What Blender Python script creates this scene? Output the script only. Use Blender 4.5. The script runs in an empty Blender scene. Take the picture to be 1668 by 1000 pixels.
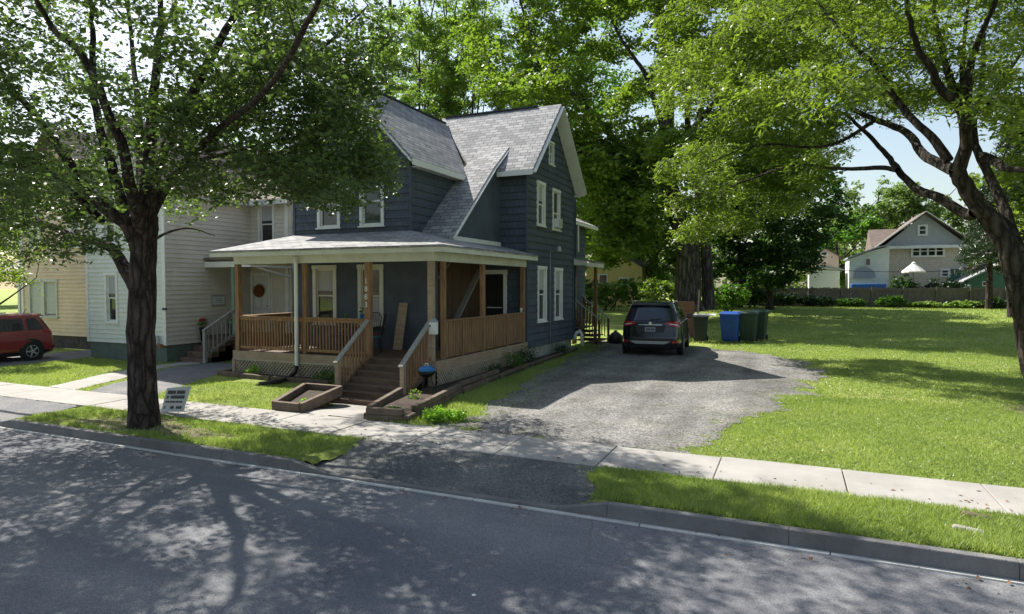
import bpy, math, random
import numpy as np
from mathutils import Vector, Matrix
random.seed(7); RNG=np.random.default_rng(11)
R=math.radians; PI=math.pi
scene=bpy.context.scene; COL=scene.collection
# ------------------------------------------------------------------ survey: sight lines -> points in the place
F=1036.;H=2.5;PT=math.atan(35/F);YA=R(23.8)
def ray(x,y):
    u=(x-834)/F; v=(500-y)/F
    f=math.cos(PT)+math.sin(PT)*v; z=-math.sin(PT)+math.cos(PT)*v
    return (u*math.cos(YA)-f*math.sin(YA), u*math.sin(YA)+f*math.cos(YA), z)
def G(x,y,z=0):
    d=ray(x,y); t=(z-H)/d[2]; return (d[0]*t,d[1]*t)
def at(x,y,Y):
    d=ray(x,y); t=Y/d[1]; return Vector((d[0]*t,Y,H+d[2]*t))
def proj(P):
    P=np.asarray(P,float)
    f=-P[:,0]*math.sin(YA)+P[:,1]*math.cos(YA); r=P[:,0]*math.cos(YA)+P[:,1]*math.sin(YA); z=P[:,2]-H
    ff=f*math.cos(PT)-z*math.sin(PT); zz=f*math.sin(PT)+z*math.cos(PT)
    ff=np.where(ff<.3,.3,ff)
    return np.stack([834+F*r/ff,500-F*zz/ff],1)
def inpoly(p,poly):
    x,y=p[:,0],p[:,1]; c=np.zeros(len(p),bool); n=len(poly)
    for i in range(n):
        x1,y1=poly[i]; x2,y2=poly[(i+1)%n]
        if y1==y2: continue
        k=((y1>y)!=(y2>y))&(x<(x2-x1)*(y-y1)/(y2-y1)+x1); c^=k
    return c
def sdf(p,poly):
    d=np.full(len(p),1e9); n=len(poly)
    for i in range(n):
        a=np.array(poly[i],float); b=np.array(poly[(i+1)%n],float); ab=b-a
        t=np.clip(((p-a)@ab)/(ab@ab+1e-12),0,1)
        d=np.minimum(d,np.linalg.norm(p-a-t[:,None]*ab,axis=1))
    return np.where(inpoly(p,poly),d,-d)
def h2(ix,iy,s):
    v=np.sin(ix*127.1+iy*311.7+s*74.7)*43758.5453; return v-np.floor(v)
def noise2(x,y,s=0):
    ix=np.floor(x);iy=np.floor(y);fx=x-ix;fy=y-iy;fx=fx*fx*(3-2*fx);fy=fy*fy*(3-2*fy)
    a=h2(ix,iy,s);b=h2(ix+1,iy,s);c=h2(ix,iy+1,s);d=h2(ix+1,iy+1,s)
    return (a*(1-fx)+b*fx)*(1-fy)+(c*(1-fx)+d*fx)*fy-.5
def fbm(x,y,s=0): return noise2(x,y,s)+.5*noise2(x*2.1,y*2.1,s+1)+.25*noise2(x*4.3,y*4.3,s+2)
def sm(t): t=np.clip(t,0,1); return t*t*(3-2*t)
def zg(x,y):
    x=np.asarray(x,float);y=np.asarray(y,float)
    rise=.62*sm((y-32)/26)
    dip=-.25*sm((y-9.7)/2.0)*sm((15.3-y)/1.5)*sm((x+10.9)/.7)*sm((-7.6-x)/.5)
    bump=.03*fbm(x*.5,y*.5,3)*sm((y-9.9)/1.5)
    return rise+dip+bump
# ------------------------------------------------------------------ materials
MATS={}
def nmat(name):
    m=bpy.data.materials.new(name); m.use_nodes=True; nt=m.node_tree; nt.nodes.clear()
    o=nt.nodes.new('ShaderNodeOutputMaterial'); return m,nt,o
def N(nt,t,**k):
    n=nt.nodes.new(t)
    for a,b in k.items():
        if a in n.inputs: n.inputs[a].default_value=b
        else: setattr(n,a,b)
    return n
def L(nt,a,b): nt.links.new(a,b)
def ramp(nt,fac,stops):
    r=nt.nodes.new('ShaderNodeValToRGB'); L(nt,fac,r.inputs[0]); e=r.color_ramp.elements
    while len(e)<len(stops): e.new(.5)
    for i,(p,c) in enumerate(stops): e[i].position=p; e[i].color=(*c,1)
    return r.outputs[0]
def mixc(nt,f,a,b,mode='MIX'):
    m=nt.nodes.new('ShaderNodeMix'); m.data_type='RGBA'; m.blend_type=mode
    for i,v in ((0,f),(6,a),(7,b)):
        if hasattr(v,'is_linked') or hasattr(v,'links'): L(nt,v,m.inputs[i])
        else: m.inputs[i].default_value=v if i==0 else (*v,1)
    return m.outputs[2]
def mat(name,col,rough=.7,var=.25,scale=3,bump=0,bscale=None,metal=0,spec=.4,stretch=None,col2=None,coat=0,uv=False,dirt=0):
    """general weathered surface"""
    m,nt,o=nmat(name); p=N(nt,'ShaderNodeBsdfPrincipled',Roughness=rough,Metallic=metal)
    p.inputs['Specular IOR Level'].default_value=spec; p.inputs['Coat Weight'].default_value=coat
    tc=N(nt,'ShaderNodeTexCoord'); mp=N(nt,'ShaderNodeMapping'); L(nt,tc.outputs['UV' if uv else 'Object'],mp.inputs[0])
    if stretch: mp.inputs['Scale'].default_value=stretch
    n=N(nt,'ShaderNodeTexNoise',Scale=scale,Detail=6.,Roughness=.6); L(nt,mp.outputs[0],n.inputs[0])
    c1=tuple(max(0,c*(1-var)) for c in col); c2=col2 or tuple(min(1,c*(1+var)) for c in col)
    c=ramp(nt,n.outputs[0],[(.3,c1),(.7,c2)])
    if dirt:
        n2=N(nt,'ShaderNodeTexNoise',Scale=.9,Detail=8.,Roughness=.7); L(nt,tc.outputs['Object'],n2.inputs[0])
        k=ramp(nt,n2.outputs[0],[(.42,(1,1,1)),(.75,(1-dirt,1-dirt*1.05,1-dirt*1.15))]); c=mixc(nt,1.,c,k,'MULTIPLY')
    L(nt,c,p.inputs['Base Color'])
    if bump:
        nb=N(nt,'ShaderNodeTexNoise',Scale=bscale or scale*6,Detail=4.); L(nt,mp.outputs[0],nb.inputs[0])
        b=N(nt,'ShaderNodeBump',Strength=bump,Distance=.02); L(nt,nb.outputs[0],b.inputs['Height']); L(nt,b.outputs[0],p.inputs['Normal'])
    L(nt,p.outputs[0],o.inputs[0]); MATS[name]=m; return m
def brickmat(name,c1,c2,mortar,bw,rh,msize=.01,rough=.85,bump=.5,var=.25,off=.5):
    m,nt,o=nmat(name); p=N(nt,'ShaderNodeBsdfPrincipled',Roughness=rough)
    tc=N(nt,'ShaderNodeTexCoord'); b=N(nt,'ShaderNodeTexBrick'); L(nt,tc.outputs['UV'],b.inputs[0])
    b.inputs['Color1'].default_value=(*c1,1); b.inputs['Color2'].default_value=(*c2,1); b.inputs['Mortar'].default_value=(*mortar,1)
    b.inputs['Scale'].default_value=1; b.inputs['Mortar Size'].default_value=msize; b.inputs['Brick Width'].default_value=bw; b.inputs['Row Height'].default_value=rh
    b.inputs['Bias'].default_value=-.1; b.inputs['Mortar Smooth'].default_value=.2; b.offset=off
    n=N(nt,'ShaderNodeTexNoise',Scale=1.3,Detail=8.,Roughness=.7); L(nt,tc.outputs['UV'],n.inputs[0])
    k=ramp(nt,n.outputs[0],[(.3,(1-var,)*3),(.7,(1+var*.3,)*3)])
    n3=N(nt,'ShaderNodeTexNoise',Scale=60.,Detail=3.); L(nt,tc.outputs['UV'],n3.inputs[0])
    k3=ramp(nt,n3.outputs[0],[(.3,(.75,.75,.75)),(.7,(1.2,1.2,1.2))])
    c=mixc(nt,1.,b.outputs[0],k,'MULTIPLY'); c=mixc(nt,1.,c,k3,'MULTIPLY'); L(nt,c,p.inputs['Base Color'])
    bp=N(nt,'ShaderNodeBump',Strength=bump,Distance=.015); bp.invert=True; L(nt,b.outputs['Fac'],bp.inputs['Height']); L(nt,bp.outputs[0],p.inputs['Normal'])
    L(nt,p.outputs[0],o.inputs[0]); MATS[name]=m; return m
def leafmat(name,lo,hi,trans=.5,tsat=1.0,ttint=(1.5,1.9,.55)):
    m,nt,o=nmat(name)
    a=N(nt,'ShaderNodeAttribute',attribute_name='tint')
    c=ramp(nt,a.outputs['Fac'],[(0,lo),(1,hi)])
    d=N(nt,'ShaderNodeBsdfPrincipled',Roughness=.42); d.inputs['Specular IOR Level'].default_value=.45; L(nt,c,d.inputs['Base Color'])
    t=N(nt,'ShaderNodeBsdfTranslucent'); ct=mixc(nt,1.,c,ttint,'MULTIPLY'); L(nt,ct,t.inputs[0])
    mx=N(nt,'ShaderNodeMixShader'); mx.inputs[0].default_value=trans; L(nt,d.outputs[0],mx.inputs[1]); L(nt,t.outputs[0],mx.inputs[2]); L(nt,mx.outputs[0],o.inputs[0])
    MATS[name]=m; return m
def glassmat(name,col=(.02,.025,.03),rough=.06):
    m,nt,o=nmat(name); p=N(nt,'ShaderNodeBsdfPrincipled',Roughness=rough); p.inputs['Specular IOR Level'].default_value=.8
    tc=N(nt,'ShaderNodeTexCoord'); n=N(nt,'ShaderNodeTexNoise',Scale=1.5,Detail=2.); L(nt,tc.outputs['Object'],n.inputs[0])
    c=ramp(nt,n.outputs[0],[(.35,tuple(x*.5 for x in col)),(.65,tuple(x*1.6 for x in col))]); L(nt,c,p.inputs['Base Color'])
    b=N(nt,'ShaderNodeBump',Strength=.04,Distance=.05); L(nt,n.outputs[0],b.inputs['Height']); L(nt,b.outputs[0],p.inputs['Normal'])
    L(nt,p.outputs[0],o.inputs[0]); MATS[name]=m; return m
mat('blue_siding',(.072,.088,.122),.75,.18,2,dirt=.25,bump=.2,bscale=40)
def shakemat(name,col):
    m=brickmat(name,tuple(c*1.12 for c in col),tuple(c*.86 for c in col),tuple(c*.35 for c in col),.17,.235,.006,.8,.4,.2,.43); return m
shakemat('blue_shake',(.072,.092,.122))
brickmat('roof_shingle',(.40,.395,.395),(.20,.20,.21),(.085,.085,.095),.34,.165,.012,.9,.6,.2,.37)
brickmat('brown_roof',(.22,.17,.14),(.15,.12,.10),(.08,.06,.05),.3,.14,.008)
brickmat('pale_shingle_roof',(.42,.42,.42),(.30,.30,.31),(.18,.18,.19),.32,.14,.008)
mat('cream_trim',(.60,.60,.54),.6,.08,3,dirt=.22)
mat('white_trim',(.74,.74,.72),.5,.05,3,dirt=.15)
mat('white_siding',(.66,.68,.64),.6,.06,2,dirt=.12)
mat('cream_siding',(.62,.58,.52),.6,.06,2,dirt=.15)
mat('peach_siding',(.74,.58,.42),.65,.07,2,dirt=.15)
mat('yellow_siding',(.55,.46,.18),.7,.1,2)
mat('grey_stucco',(.52,.46,.38),.85,.12,3,bump=.3)
mat('grey_gable',(.36,.37,.39),.8,.1,3)
mat('new_wood',(.26,.15,.08),.75,.4,3,stretch=(6,6,.7),bump=.3,dirt=.2)
mat('brown_wood',(.19,.10,.055),.75,.35,3,stretch=(8,8,.6),bump=.3,dirt=.3)
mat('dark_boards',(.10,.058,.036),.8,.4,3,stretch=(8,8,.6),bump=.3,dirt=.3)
mat('pale_wood',(.36,.27,.19),.75,.2,3,stretch=(1,1,5),bump=.3,dirt=.3)
mat('old_deck',(.15,.10,.075),.8,.3,3,stretch=(1,8,4),bump=.4,dirt=.3)
mat('grey_wood',(.30,.30,.28),.85,.25,3,stretch=(6,6,1),bump=.4,dirt=.2)
mat('lattice_wood',(.45,.38,.29),.8,.2,5,dirt=.2)
mat('timber',(.135,.10,.075),.9,.4,4,bump=.6,dirt=.3)
mat('fence_wood',(.17,.15,.13),.9,.3,2,stretch=(3,3,.6),bump=.3)
mat('stone_foundation',(.30,.32,.29),.9,.25,3,bump=.5,dirt=.3)
mat('green_foundation',(.11,.145,.125),.9,.2,3,bump=.4)
mat('dark_foundation',(.07,.06,.06),.9,.5,5,bump=.6)
mat('concrete',(.33,.315,.295),.9,.10,1.5,bump=.25,bscale=90,dirt=.22)
mat('kerb_stone',(.18,.177,.172),.92,.2,2.5,bump=.5,bscale=50,dirt=.35)
mat('gutter_stone',(.50,.49,.46),.9,.15,3,bump=.3,bscale=60)
mat('black_plastic',(.018,.018,.02),.45,.2,5)
mat('rubber',(.02,.02,.02),.8,.2,8)
mat('black_metal',(.025,.024,.024),.4,.2,6,metal=.5)
mat('chrome',(.55,.56,.57),.3,.05,5,metal=1.)
mat('silver_plastic',(.36,.37,.38),.4,.05,5)
mat('dark_car_paint',(.004,.006,.010),.2,.05,1,spec=.4,coat=.6)
mat('red_car_paint',(.22,.018,.024),.3,.06,1,spec=.5,coat=1.)
mat('red_lens',(.35,.012,.012),.15,.1,6,coat=.6)
mat('amber_lens',(.55,.10,.05),.2,.1,6)
mat('clear_lens',(.6,.55,.55),.15,.1,6,coat=.6)
mat('blue_bin',(.015,.07,.33),.45,.12,3,dirt=.2)
mat('green_bin',(.022,.05,.035),.5,.15,3,dirt=.2)
mat('dark_bin',(.018,.024,.03),.5,.15,3)
mat('white_plastic',(.70,.71,.72),.45,.05,3)
mat('sign_white',(.55,.57,.58),.6,.06,3)
mat('ink',(.05,.05,.07),.7,.1,5)
mat('cardboard',(.23,.115,.075),.85,.12,2)
mat('red_fabric',(.35,.02,.02),.8,.2,5)
mat('blue_enamel',(.03,.17,.42),.35,.2,8)
mat('teal_fabric',(.05,.16,.22),.8,.2,6)
mat('white_door',(.62,.60,.62),.5,.05,3)
mat('wreath',(.16,.05,.02),.9,.7,25,bump=.8,col2=(.3,.12,.03))
mat('flower_red',(.45,.02,.03),.7,.5,30)
mat('terracotta',(.30,.11,.05),.8,.2,5)
mat('green_post',(.16,.27,.20),.7,.1,4)
mat('soil',(.05,.035,.025),.95,.4,8,bump=.8)
mat('curtain',(.40,.40,.42),.9,.15,2,stretch=(14,14,.4))
mat('mini_blind',(.5,.5,.48),.8,.15,2,stretch=(.3,.3,40))
mat('marker_white',(.75,.75,.75),.6,.1,3)
mat('umbrella_cloth',(.72,.70,.66),.9,.06,3)
mat('green_paint',(.05,.13,.10),.7,.2,3)
mat('blue_tarp',(.03,.12,.38),.6,.2,3)
mat('grey_dish',(.3,.32,.36),.6,.1,3)
mat('bulb',(.9,.85,.7),.3,.02,3)
mat('cable',(.02,.02,.02),.6,.1,3)
def barkmat(name,lo,hi,sx=11.,sz=1.7):
    m,nt,o=nmat(name); p=N(nt,'ShaderNodeBsdfPrincipled',Roughness=.95); p.inputs['Specular IOR Level'].default_value=.2
    tc=N(nt,'ShaderNodeTexCoord'); w=N(nt,'ShaderNodeTexNoise',Scale=2.2,Detail=5.,Roughness=.65); L(nt,tc.outputs['Object'],w.inputs[0])
    mm=mixc(nt,.16,tc.outputs['Object'],w.outputs['Color']); mp=N(nt,'ShaderNodeMapping'); mp.inputs['Scale'].default_value=(sx,sx,sz); L(nt,mm,mp.inputs[0])
    v=N(nt,'ShaderNodeTexVoronoi',Scale=1.); v.feature='DISTANCE_TO_EDGE'; L(nt,mp.outputs[0],v.inputs[0])
    n=N(nt,'ShaderNodeTexNoise',Scale=7.,Detail=8.,Roughness=.75); L(nt,tc.outputs['Object'],n.inputs[0])
    c=ramp(nt,v.outputs['Distance'],[(0,tuple(x*.35 for x in lo)),(.14,lo),(.45,hi)]); k=ramp(nt,n.outputs[0],[(.3,(.6,.6,.62)),(.7,(1.3,1.28,1.22))]); c=mixc(nt,1.,c,k,'MULTIPLY'); L(nt,c,p.inputs[0])
    ad=N(nt,'ShaderNodeMath',operation='MULTIPLY_ADD'); L(nt,n.outputs[0],ad.inputs[0]); ad.inputs[1].default_value=.25; L(nt,v.outputs['Distance'],ad.inputs[2])
    b=N(nt,'ShaderNodeBump',Strength=1.,Distance=.09); L(nt,ad.outputs[0],b.inputs['Height']); L(nt,b.outputs[0],p.inputs['Normal']); L(nt,p.outputs[0],o.inputs[0]); MATS[name]=m
barkmat('bark_dark',(.060,.046,.044),(.12,.095,.088)); barkmat('bark_grey',(.08,.072,.062),(.17,.155,.14),6,.9); barkmat('bark_locust',(.040,.034,.027),(.085,.072,.058),8,1.3)
glassmat('glass'); glassmat('car_glass',(.012,.014,.018),.03); glassmat('hatch_glass',(.02,.03,.05),.08)
leafmat('leaf_street',(.042,.070,.034),(.115,.165,.062),.46,ttint=(1.5,1.7,.6))
leafmat('leaf_maple',(.05,.095,.025),(.17,.235,.055),.5,ttint=(1.5,1.7,.5))
leafmat('leaf_locust',(.05,.095,.022),(.20,.27,.065),.45,ttint=(1.5,1.6,.5))
leafmat('leaf_dark',(.018,.045,.014),(.05,.10,.025),.35)
leafmat('leaf_pale',(.10,.14,.05),(.20,.26,.09),.5)
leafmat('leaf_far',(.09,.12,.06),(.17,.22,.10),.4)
leafmat('leaf_spruce',(.012,.03,.016),(.035,.065,.025),.15)
leafmat('leaf_lime',(.16,.28,.03),(.30,.45,.06),.45)
leafmat('leaf_shrub',(.04,.09,.02),(.11,.20,.04),.45)
leafmat('grass_blade',(.17,.25,.065),(.40,.47,.15),.4,ttint=(1.3,1.35,.7))
# ground surfaces
def groundmats():
    # lawn
    m,nt,o=nmat('lawn'); p=N(nt,'ShaderNodeBsdfPrincipled',Roughness=.9); p.inputs['Specular IOR Level'].default_value=.15
    tc=N(nt,'ShaderNodeTexCoord')
    a=N(nt,'ShaderNodeTexNoise',Scale=.35,Detail=7.,Roughness=.65); b=N(nt,'ShaderNodeTexNoise',Scale=9.,Detail=8.,Roughness=.75); d=N(nt,'ShaderNodeTexNoise',Scale=60.,Detail=4.,Roughness=.8)
    for n in (a,b,d): L(nt,tc.outputs['Object'],n.inputs[0])
    c=ramp(nt,a.outputs[0],[(.3,(.20,.28,.075)),(.5,(.29,.37,.10)),(.70,(.41,.42,.18))])
    k=ramp(nt,b.outputs[0],[(.3,(.62,.66,.6)),(.7,(1.25,1.2,1.1))]); c=mixc(nt,1.,c,k,'MULTIPLY')
    k=ramp(nt,d.outputs[0],[(.3,(.6,.65,.55)),(.7,(1.3,1.25,1.2))]); c=mixc(nt,1.,c,k,'MULTIPLY')
    L(nt,c,p.inputs[0]); bp=N(nt,'ShaderNodeBump',Strength=.9,Distance=.05); L(nt,d.outputs[0],bp.inputs['Height']); L(nt,bp.outputs[0],p.inputs['Normal'])
    L(nt,p.outputs[0],o.inputs[0]); MATS['lawn']=m
    def stony(name,cA,cB,cC,vs,big,rough=.9,bs=.6,crack=False,speck=.5):
        m,nt,o=nmat(name); p=N(nt,'ShaderNodeBsdfPrincipled',Roughness=rough); p.inputs['Specular IOR Level'].default_value=.25
        tc=N(nt,'ShaderNodeTexCoord'); a=N(nt,'ShaderNodeTexNoise',Scale=big,Detail=9.,Roughness=.65); L(nt,tc.outputs['Object'],a.inputs[0])
        v=N(nt,'ShaderNodeTexVoronoi',Scale=vs); L(nt,tc.outputs['Object'],v.inputs[0])
        g=N(nt,'ShaderNodeTexNoise',Scale=vs*.9,Detail=3.,Roughness=.7); L(nt,tc.outputs['Object'],g.inputs[0])
        c=ramp(nt,a.outputs[0],[(.3,cA),(.5,cB),(.7,cC)])
        sc=N(nt,'ShaderNodeSeparateColor'); L(nt,v.outputs['Color'],sc.inputs[0])
        k=ramp(nt,sc.outputs[0],[(0,(1-speck,)*3),(1,(1+speck,)*3)]); c=mixc(nt,1.,c,k,'MULTIPLY')
        k=ramp(nt,g.outputs[0],[(.3,(.75,)*3),(.7,(1.2,)*3)]); c=mixc(nt,1.,c,k,'MULTIPLY')
        if name=='gravel':
            mp=N(nt,'ShaderNodeMapping'); mp.inputs['Scale'].default_value=(1.3,.12,1); mp.inputs['Rotation'].default_value=(0,0,.12); L(nt,tc.outputs['Object'],mp.inputs[0])
            s=N(nt,'ShaderNodeTexNoise',Scale=1.,Detail=5.); L(nt,mp.outputs[0],s.inputs[0]); k=ramp(nt,s.outputs[0],[(.38,(.78,.76,.74)),(.62,(1.16,1.14,1.1))]); c=mixc(nt,1.,c,k,'MULTIPLY')
            s2=N(nt,'ShaderNodeTexNoise',Scale=1.1,Detail=9.,Roughness=.8); L(nt,tc.outputs['Object'],s2.inputs[0]); k=ramp(nt,s2.outputs[0],[(.34,(.62,.66,.5)),(.47,(1,1,1))]); c=mixc(nt,1.,c,k,'MULTIPLY')
        if crack:
            w=N(nt,'ShaderNodeTexNoise',Scale=1.2,Detail=4.); L(nt,tc.outputs['Object'],w.inputs[0])
            mm=mixc(nt,.12,tc.outputs['Object'],w.outputs['Color'])
            e=N(nt,'ShaderNodeTexVoronoi',Scale=.33); e.feature='DISTANCE_TO_EDGE'; L(nt,mm,e.inputs[0])
            k=ramp(nt,e.outputs['Distance'],[(0,(.55,.55,.55)),(.004,(1,1,1))]); c=mixc(nt,.3,c,k,'MULTIPLY')
            mp=N(nt,'ShaderNodeMapping'); mp.inputs['Scale'].default_value=(.12,1.1,1); L(nt,tc.outputs['Object'],mp.inputs[0])
            s=N(nt,'ShaderNodeTexNoise',Scale=1.,Detail=5.); L(nt,mp.outputs[0],s.inputs[0])
            k=ramp(nt,s.outputs[0],[(.35,(.80,.80,.82)),(.65,(1.12,1.10,1.07))]); c=mixc(nt,1.,c,k,'MULTIPLY')
            s2=N(nt,'ShaderNodeTexNoise',Scale=.45,Detail=9.,Roughness=.75); L(nt,tc.outputs['Object'],s2.inputs[0]); k=ramp(nt,s2.outputs[0],[(.30,(.72,.72,.73)),(.42,(1,1,1)),(.62,(1,1,1)),(.75,(1.18,1.16,1.12))]); c=mixc(nt,1.,c,k,'MULTIPLY')
        L(nt,c,p.inputs[0]); bp=N(nt,'ShaderNodeBump',Strength=bs,Distance=.012); L(nt,v.outputs['Distance'],bp.inputs['Height']); L(nt,bp.outputs[0],p.inputs['Normal'])
        L(nt,p.outputs[0],o.inputs[0]); MATS[name]=m
    stony('asphalt',(.135,.14,.155),(.175,.18,.192),(.22,.22,.222),110,.5,bs=.35,crack=True,speck=.3)
    stony('apron_asphalt',(.085,.088,.09),(.125,.128,.125),(.18,.175,.165),70,1.1,bs=.5,speck=.45)
    stony('gravel',(.115,.114,.116),(.18,.178,.176),(.26,.252,.242),38,.5,bs=.9,speck=.55)
    stony('dirt',(.11,.085,.06),(.17,.14,.10),(.24,.20,.15),45,1.5,bs=.7,speck=.4)
    stony('old_asphalt',(.12,.12,.13),(.16,.16,.165),(.22,.21,.20),60,1.,bs=.4,speck=.3)
groundmats()
def M_(n): return MATS[n]
# ------------------------------------------------------------------ mesh building
def base_uv(me):
    n=len(me.loops)
    if not n: return
    uv=me.uv_layers.new(name='UVMap'); co=np.empty(len(me.vertices)*3); me.vertices.foreach_get('co',co); co=co.reshape(-1,3)
    li=np.empty(n,int); me.loops.foreach_get('vertex_index',li)
    nf=len(me.polygons); nor=np.empty(nf*3); me.polygons.foreach_get('normal',nor); nor=nor.reshape(-1,3)
    tot=np.empty(nf,int); me.polygons.foreach_get('loop_total',tot); nr=np.repeat(nor,tot,axis=0)
    v=np.array([0,0,1.])-nr*nr[:,2:3]; ln=np.linalg.norm(v,axis=1); flat=ln<.05
    v[flat]=[0,1,0]; v/=np.maximum(np.linalg.norm(v,axis=1),1e-6)[:,None]
    u=np.cross(v,nr); p=co[li]
    out=np.stack([(p*u).sum(1),(p*v).sum(1)],1)
    # walls keep plain height as v so courses line up
    uv.data.foreach_set('uv',out.ravel())
class MB:
    def __init__(s,M=None): s.v=[];s.f=[];s.M=M;s.starts=[]
    def add(s,vs,fs):
        b=len(s.v); s.starts.append((b,len(s.f)))
        for p in vs:
            p=Vector(p); s.v.append(s.M@p if s.M else p)
        s.f+= [tuple(b+i for i in f) for f in fs]; return s
    def box(s,x0,x1,y0,y1,z0,z1):
        return s.add([(x0,y0,z0),(x1,y0,z0),(x1,y1,z0),(x0,y1,z0),(x0,y0,z1),(x1,y0,z1),(x1,y1,z1),(x0,y1,z1)],
            [(0,3,2,1),(4,5,6,7),(0,1,5,4),(1,2,6,5),(2,3,7,6),(3,0,4,7)])
    def hexa(s,b,t): # bottom 4 ccw, top 4
        return s.add(list(b)+list(t),[(0,3,2,1),(4,5,6,7),(0,1,5,4),(1,2,6,5),(2,3,7,6),(3,0,4,7)])
    def beam(s,p,q,w,h,up=(0,0,1)):
        p=Vector(p);q=Vector(q);d=(q-p).normalized();up=Vector(up)
        if abs(d.dot(up))>.98: up=Vector((0,1,0))
        a=d.cross(up).normalized()*w/2; b=a.cross(d).normalized()*h/2
        return s.hexa([p-a-b,p+a-b,q+a-b,q-a-b],[p-a+b,p+a+b,q+a+b,q-a+b])
    def prism(s,pts,ext):
        ext=Vector(ext); n=len(pts); P=[Vector(p) for p in pts]
        return s.add(P+[p+ext for p in P],[tuple(reversed(range(n))),tuple(range(n,2*n))]+[(i,(i+1)%n,n+(i+1)%n,n+i) for i in range(n)])
    def tube(s,pts,rad,n=8,caps=True):
        P=[Vector(p) for p in pts]; k=len(P)
        if not hasattr(rad,'__len__'): rad=[rad]*k
        vs=[];fs=[];prev=None
        for i in range(k):
            d=(P[min(i+1,k-1)]-P[max(i-1,0)]).normalized()
            if prev is None:
                a=d.cross(Vector((0,0,1))) if abs(d.z)<.9 else d.cross(Vector((0,1,0)))
            else: a=prev-d*prev.dot(d)
            a.normalize(); prev=a; b=d.cross(a)
            for j in range(n):
                t=2*PI*j/n; vs.append(P[i]+(a*math.cos(t)+b*math.sin(t))*rad[i])
        for i in range(k-1):
            for j in range(n): fs.append((i*n+j,i*n+(j+1)%n,(i+1)*n+(j+1)%n,(i+1)*n+j))
        if caps: fs.append(tuple(reversed(range(n)))); fs.append(tuple(range((k-1)*n,k*n)))
        return s.add(vs,fs)
    def lathe(s,c,prof,n=20,axis='z'):
        c=Vector(c);vs=[];fs=[]
        for r,h in prof:
            for j in range(n):
                t=2*PI*j/n; x,y=r*math.cos(t),r*math.sin(t)
                vs.append(c+(Vector((x,y,h)) if axis=='z' else Vector((h,x,y)) if axis=='x' else Vector((y,h,x))))
        k=len(prof)
        for i in range(k-1):
            for j in range(n): fs.append((i*n+j,i*n+(j+1)%n,(i+1)*n+(j+1)%n,(i+1)*n+j))
        fs.append(tuple(reversed(range(n)))); fs.append(tuple(range((k-1)*n,k*n)))
        return s.add(vs,fs)
    def slab(s,pts,th): # top polygon, thickness straight down
        return s.prism([Vector(p)-Vector((0,0,th)) for p in pts],(0,0,th))
    def build(s,name,m,parent=None,smooth=False,bevel=0,local=False):
        me=bpy.data.meshes.new(name)
        vs=s.v
        if parent is not None and not local:
            r=parent
            while r.parent: r=r.parent
            inv=r.matrix_basis.inverted(); vs=[inv@p for p in vs]
        me.from_pydata([tuple(p) for p in vs],[],s.f); me.update()
        import bmesh
        bm=bmesh.new(); bm.from_mesh(me); bmesh.ops.recalc_face_normals(bm,faces=bm.faces); bm.to_mesh(me); bm.free()
        base_uv(me); me.materials.append(M_(m) if isinstance(m,str) else m)
        if smooth: me.polygons.foreach_set('use_smooth',[True]*len(me.polygons))
        o=bpy.data.objects.new(name,me); COL.objects.link(o)
        if parent is not None: o.parent=parent
        if bevel:
            b=o.modifiers.new('Bevel','BEVEL'); b.width=bevel; b.segments=2; b.limit_method='ANGLE'
        return o
def build_each(mb,name,m,parent,**k):
    """one object per primitive"""
    st=mb.starts+[(len(mb.v),len(mb.f))]
    for (v0,f0),(v1,f1) in zip(st,st[1:]):
        b=MB(); b.v=mb.v[v0:v1]; b.f=[tuple(i-v0 for i in fc) for fc in mb.f[f0:f1]]; b.build(name,m,parent,**k)
def tag(o,label=None,cat=None,group=None,kind=None):
    if label: o['label']=label
    if cat: o['category']=cat
    if group: o['group']=group
    if kind: o['kind']=kind
    return o
def thing(name,label,cat,loc=(0,0,0),rz=0,group=None):
    o=bpy.data.objects.new(name,None); COL.objects.link(o); o.location=loc; o.rotation_euler=(0,0,rz)
    o.matrix_basis=Matrix.Translation(Vector(loc))@Matrix.Rotation(rz,4,'Z'); o.empty_display_size=.2
    return tag(o,label,cat,group)
def copy_tree(o,parent=None):
    c=o.copy(); COL.objects.link(c); c.parent=parent
    for ch in [k for k in o.children]: copy_tree(ch,c)
    return c
def raw(name,V,faces_n,idx,m,parent=None,tint=None,smooth=False):
    """fast mesh from arrays; every face has faces_n corners"""
    me=bpy.data.meshes.new(name); V=np.asarray(V,np.float32)
    if parent is not None:
        off=np.array(parent.location,np.float32); V=V-off
    nf=len(idx)//faces_n
    me.vertices.add(len(V)); me.vertices.foreach_set('co',V.ravel())
    me.loops.add(len(idx)); me.loops.foreach_set('vertex_index',np.asarray(idx,np.int32))
    me.polygons.add(nf); me.polygons.foreach_set('loop_start',np.arange(nf,dtype=np.int32)*faces_n)
    try: me.polygons.foreach_set('loop_total',np.full(nf,faces_n,np.int32))
    except Exception: pass
    if smooth: me.polygons.foreach_set('use_smooth',np.ones(nf,bool))
    me.update(calc_edges=True)
    if tint is not None:
        a=me.attributes.new('tint','FLOAT','POINT'); a.data.foreach_set('value',np.asarray(tint,np.float32))
    me.materials.append(M_(m)); o=bpy.data.objects.new(name,me); COL.objects.link(o)
    if parent is not None: o.parent=parent
    return o
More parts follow.
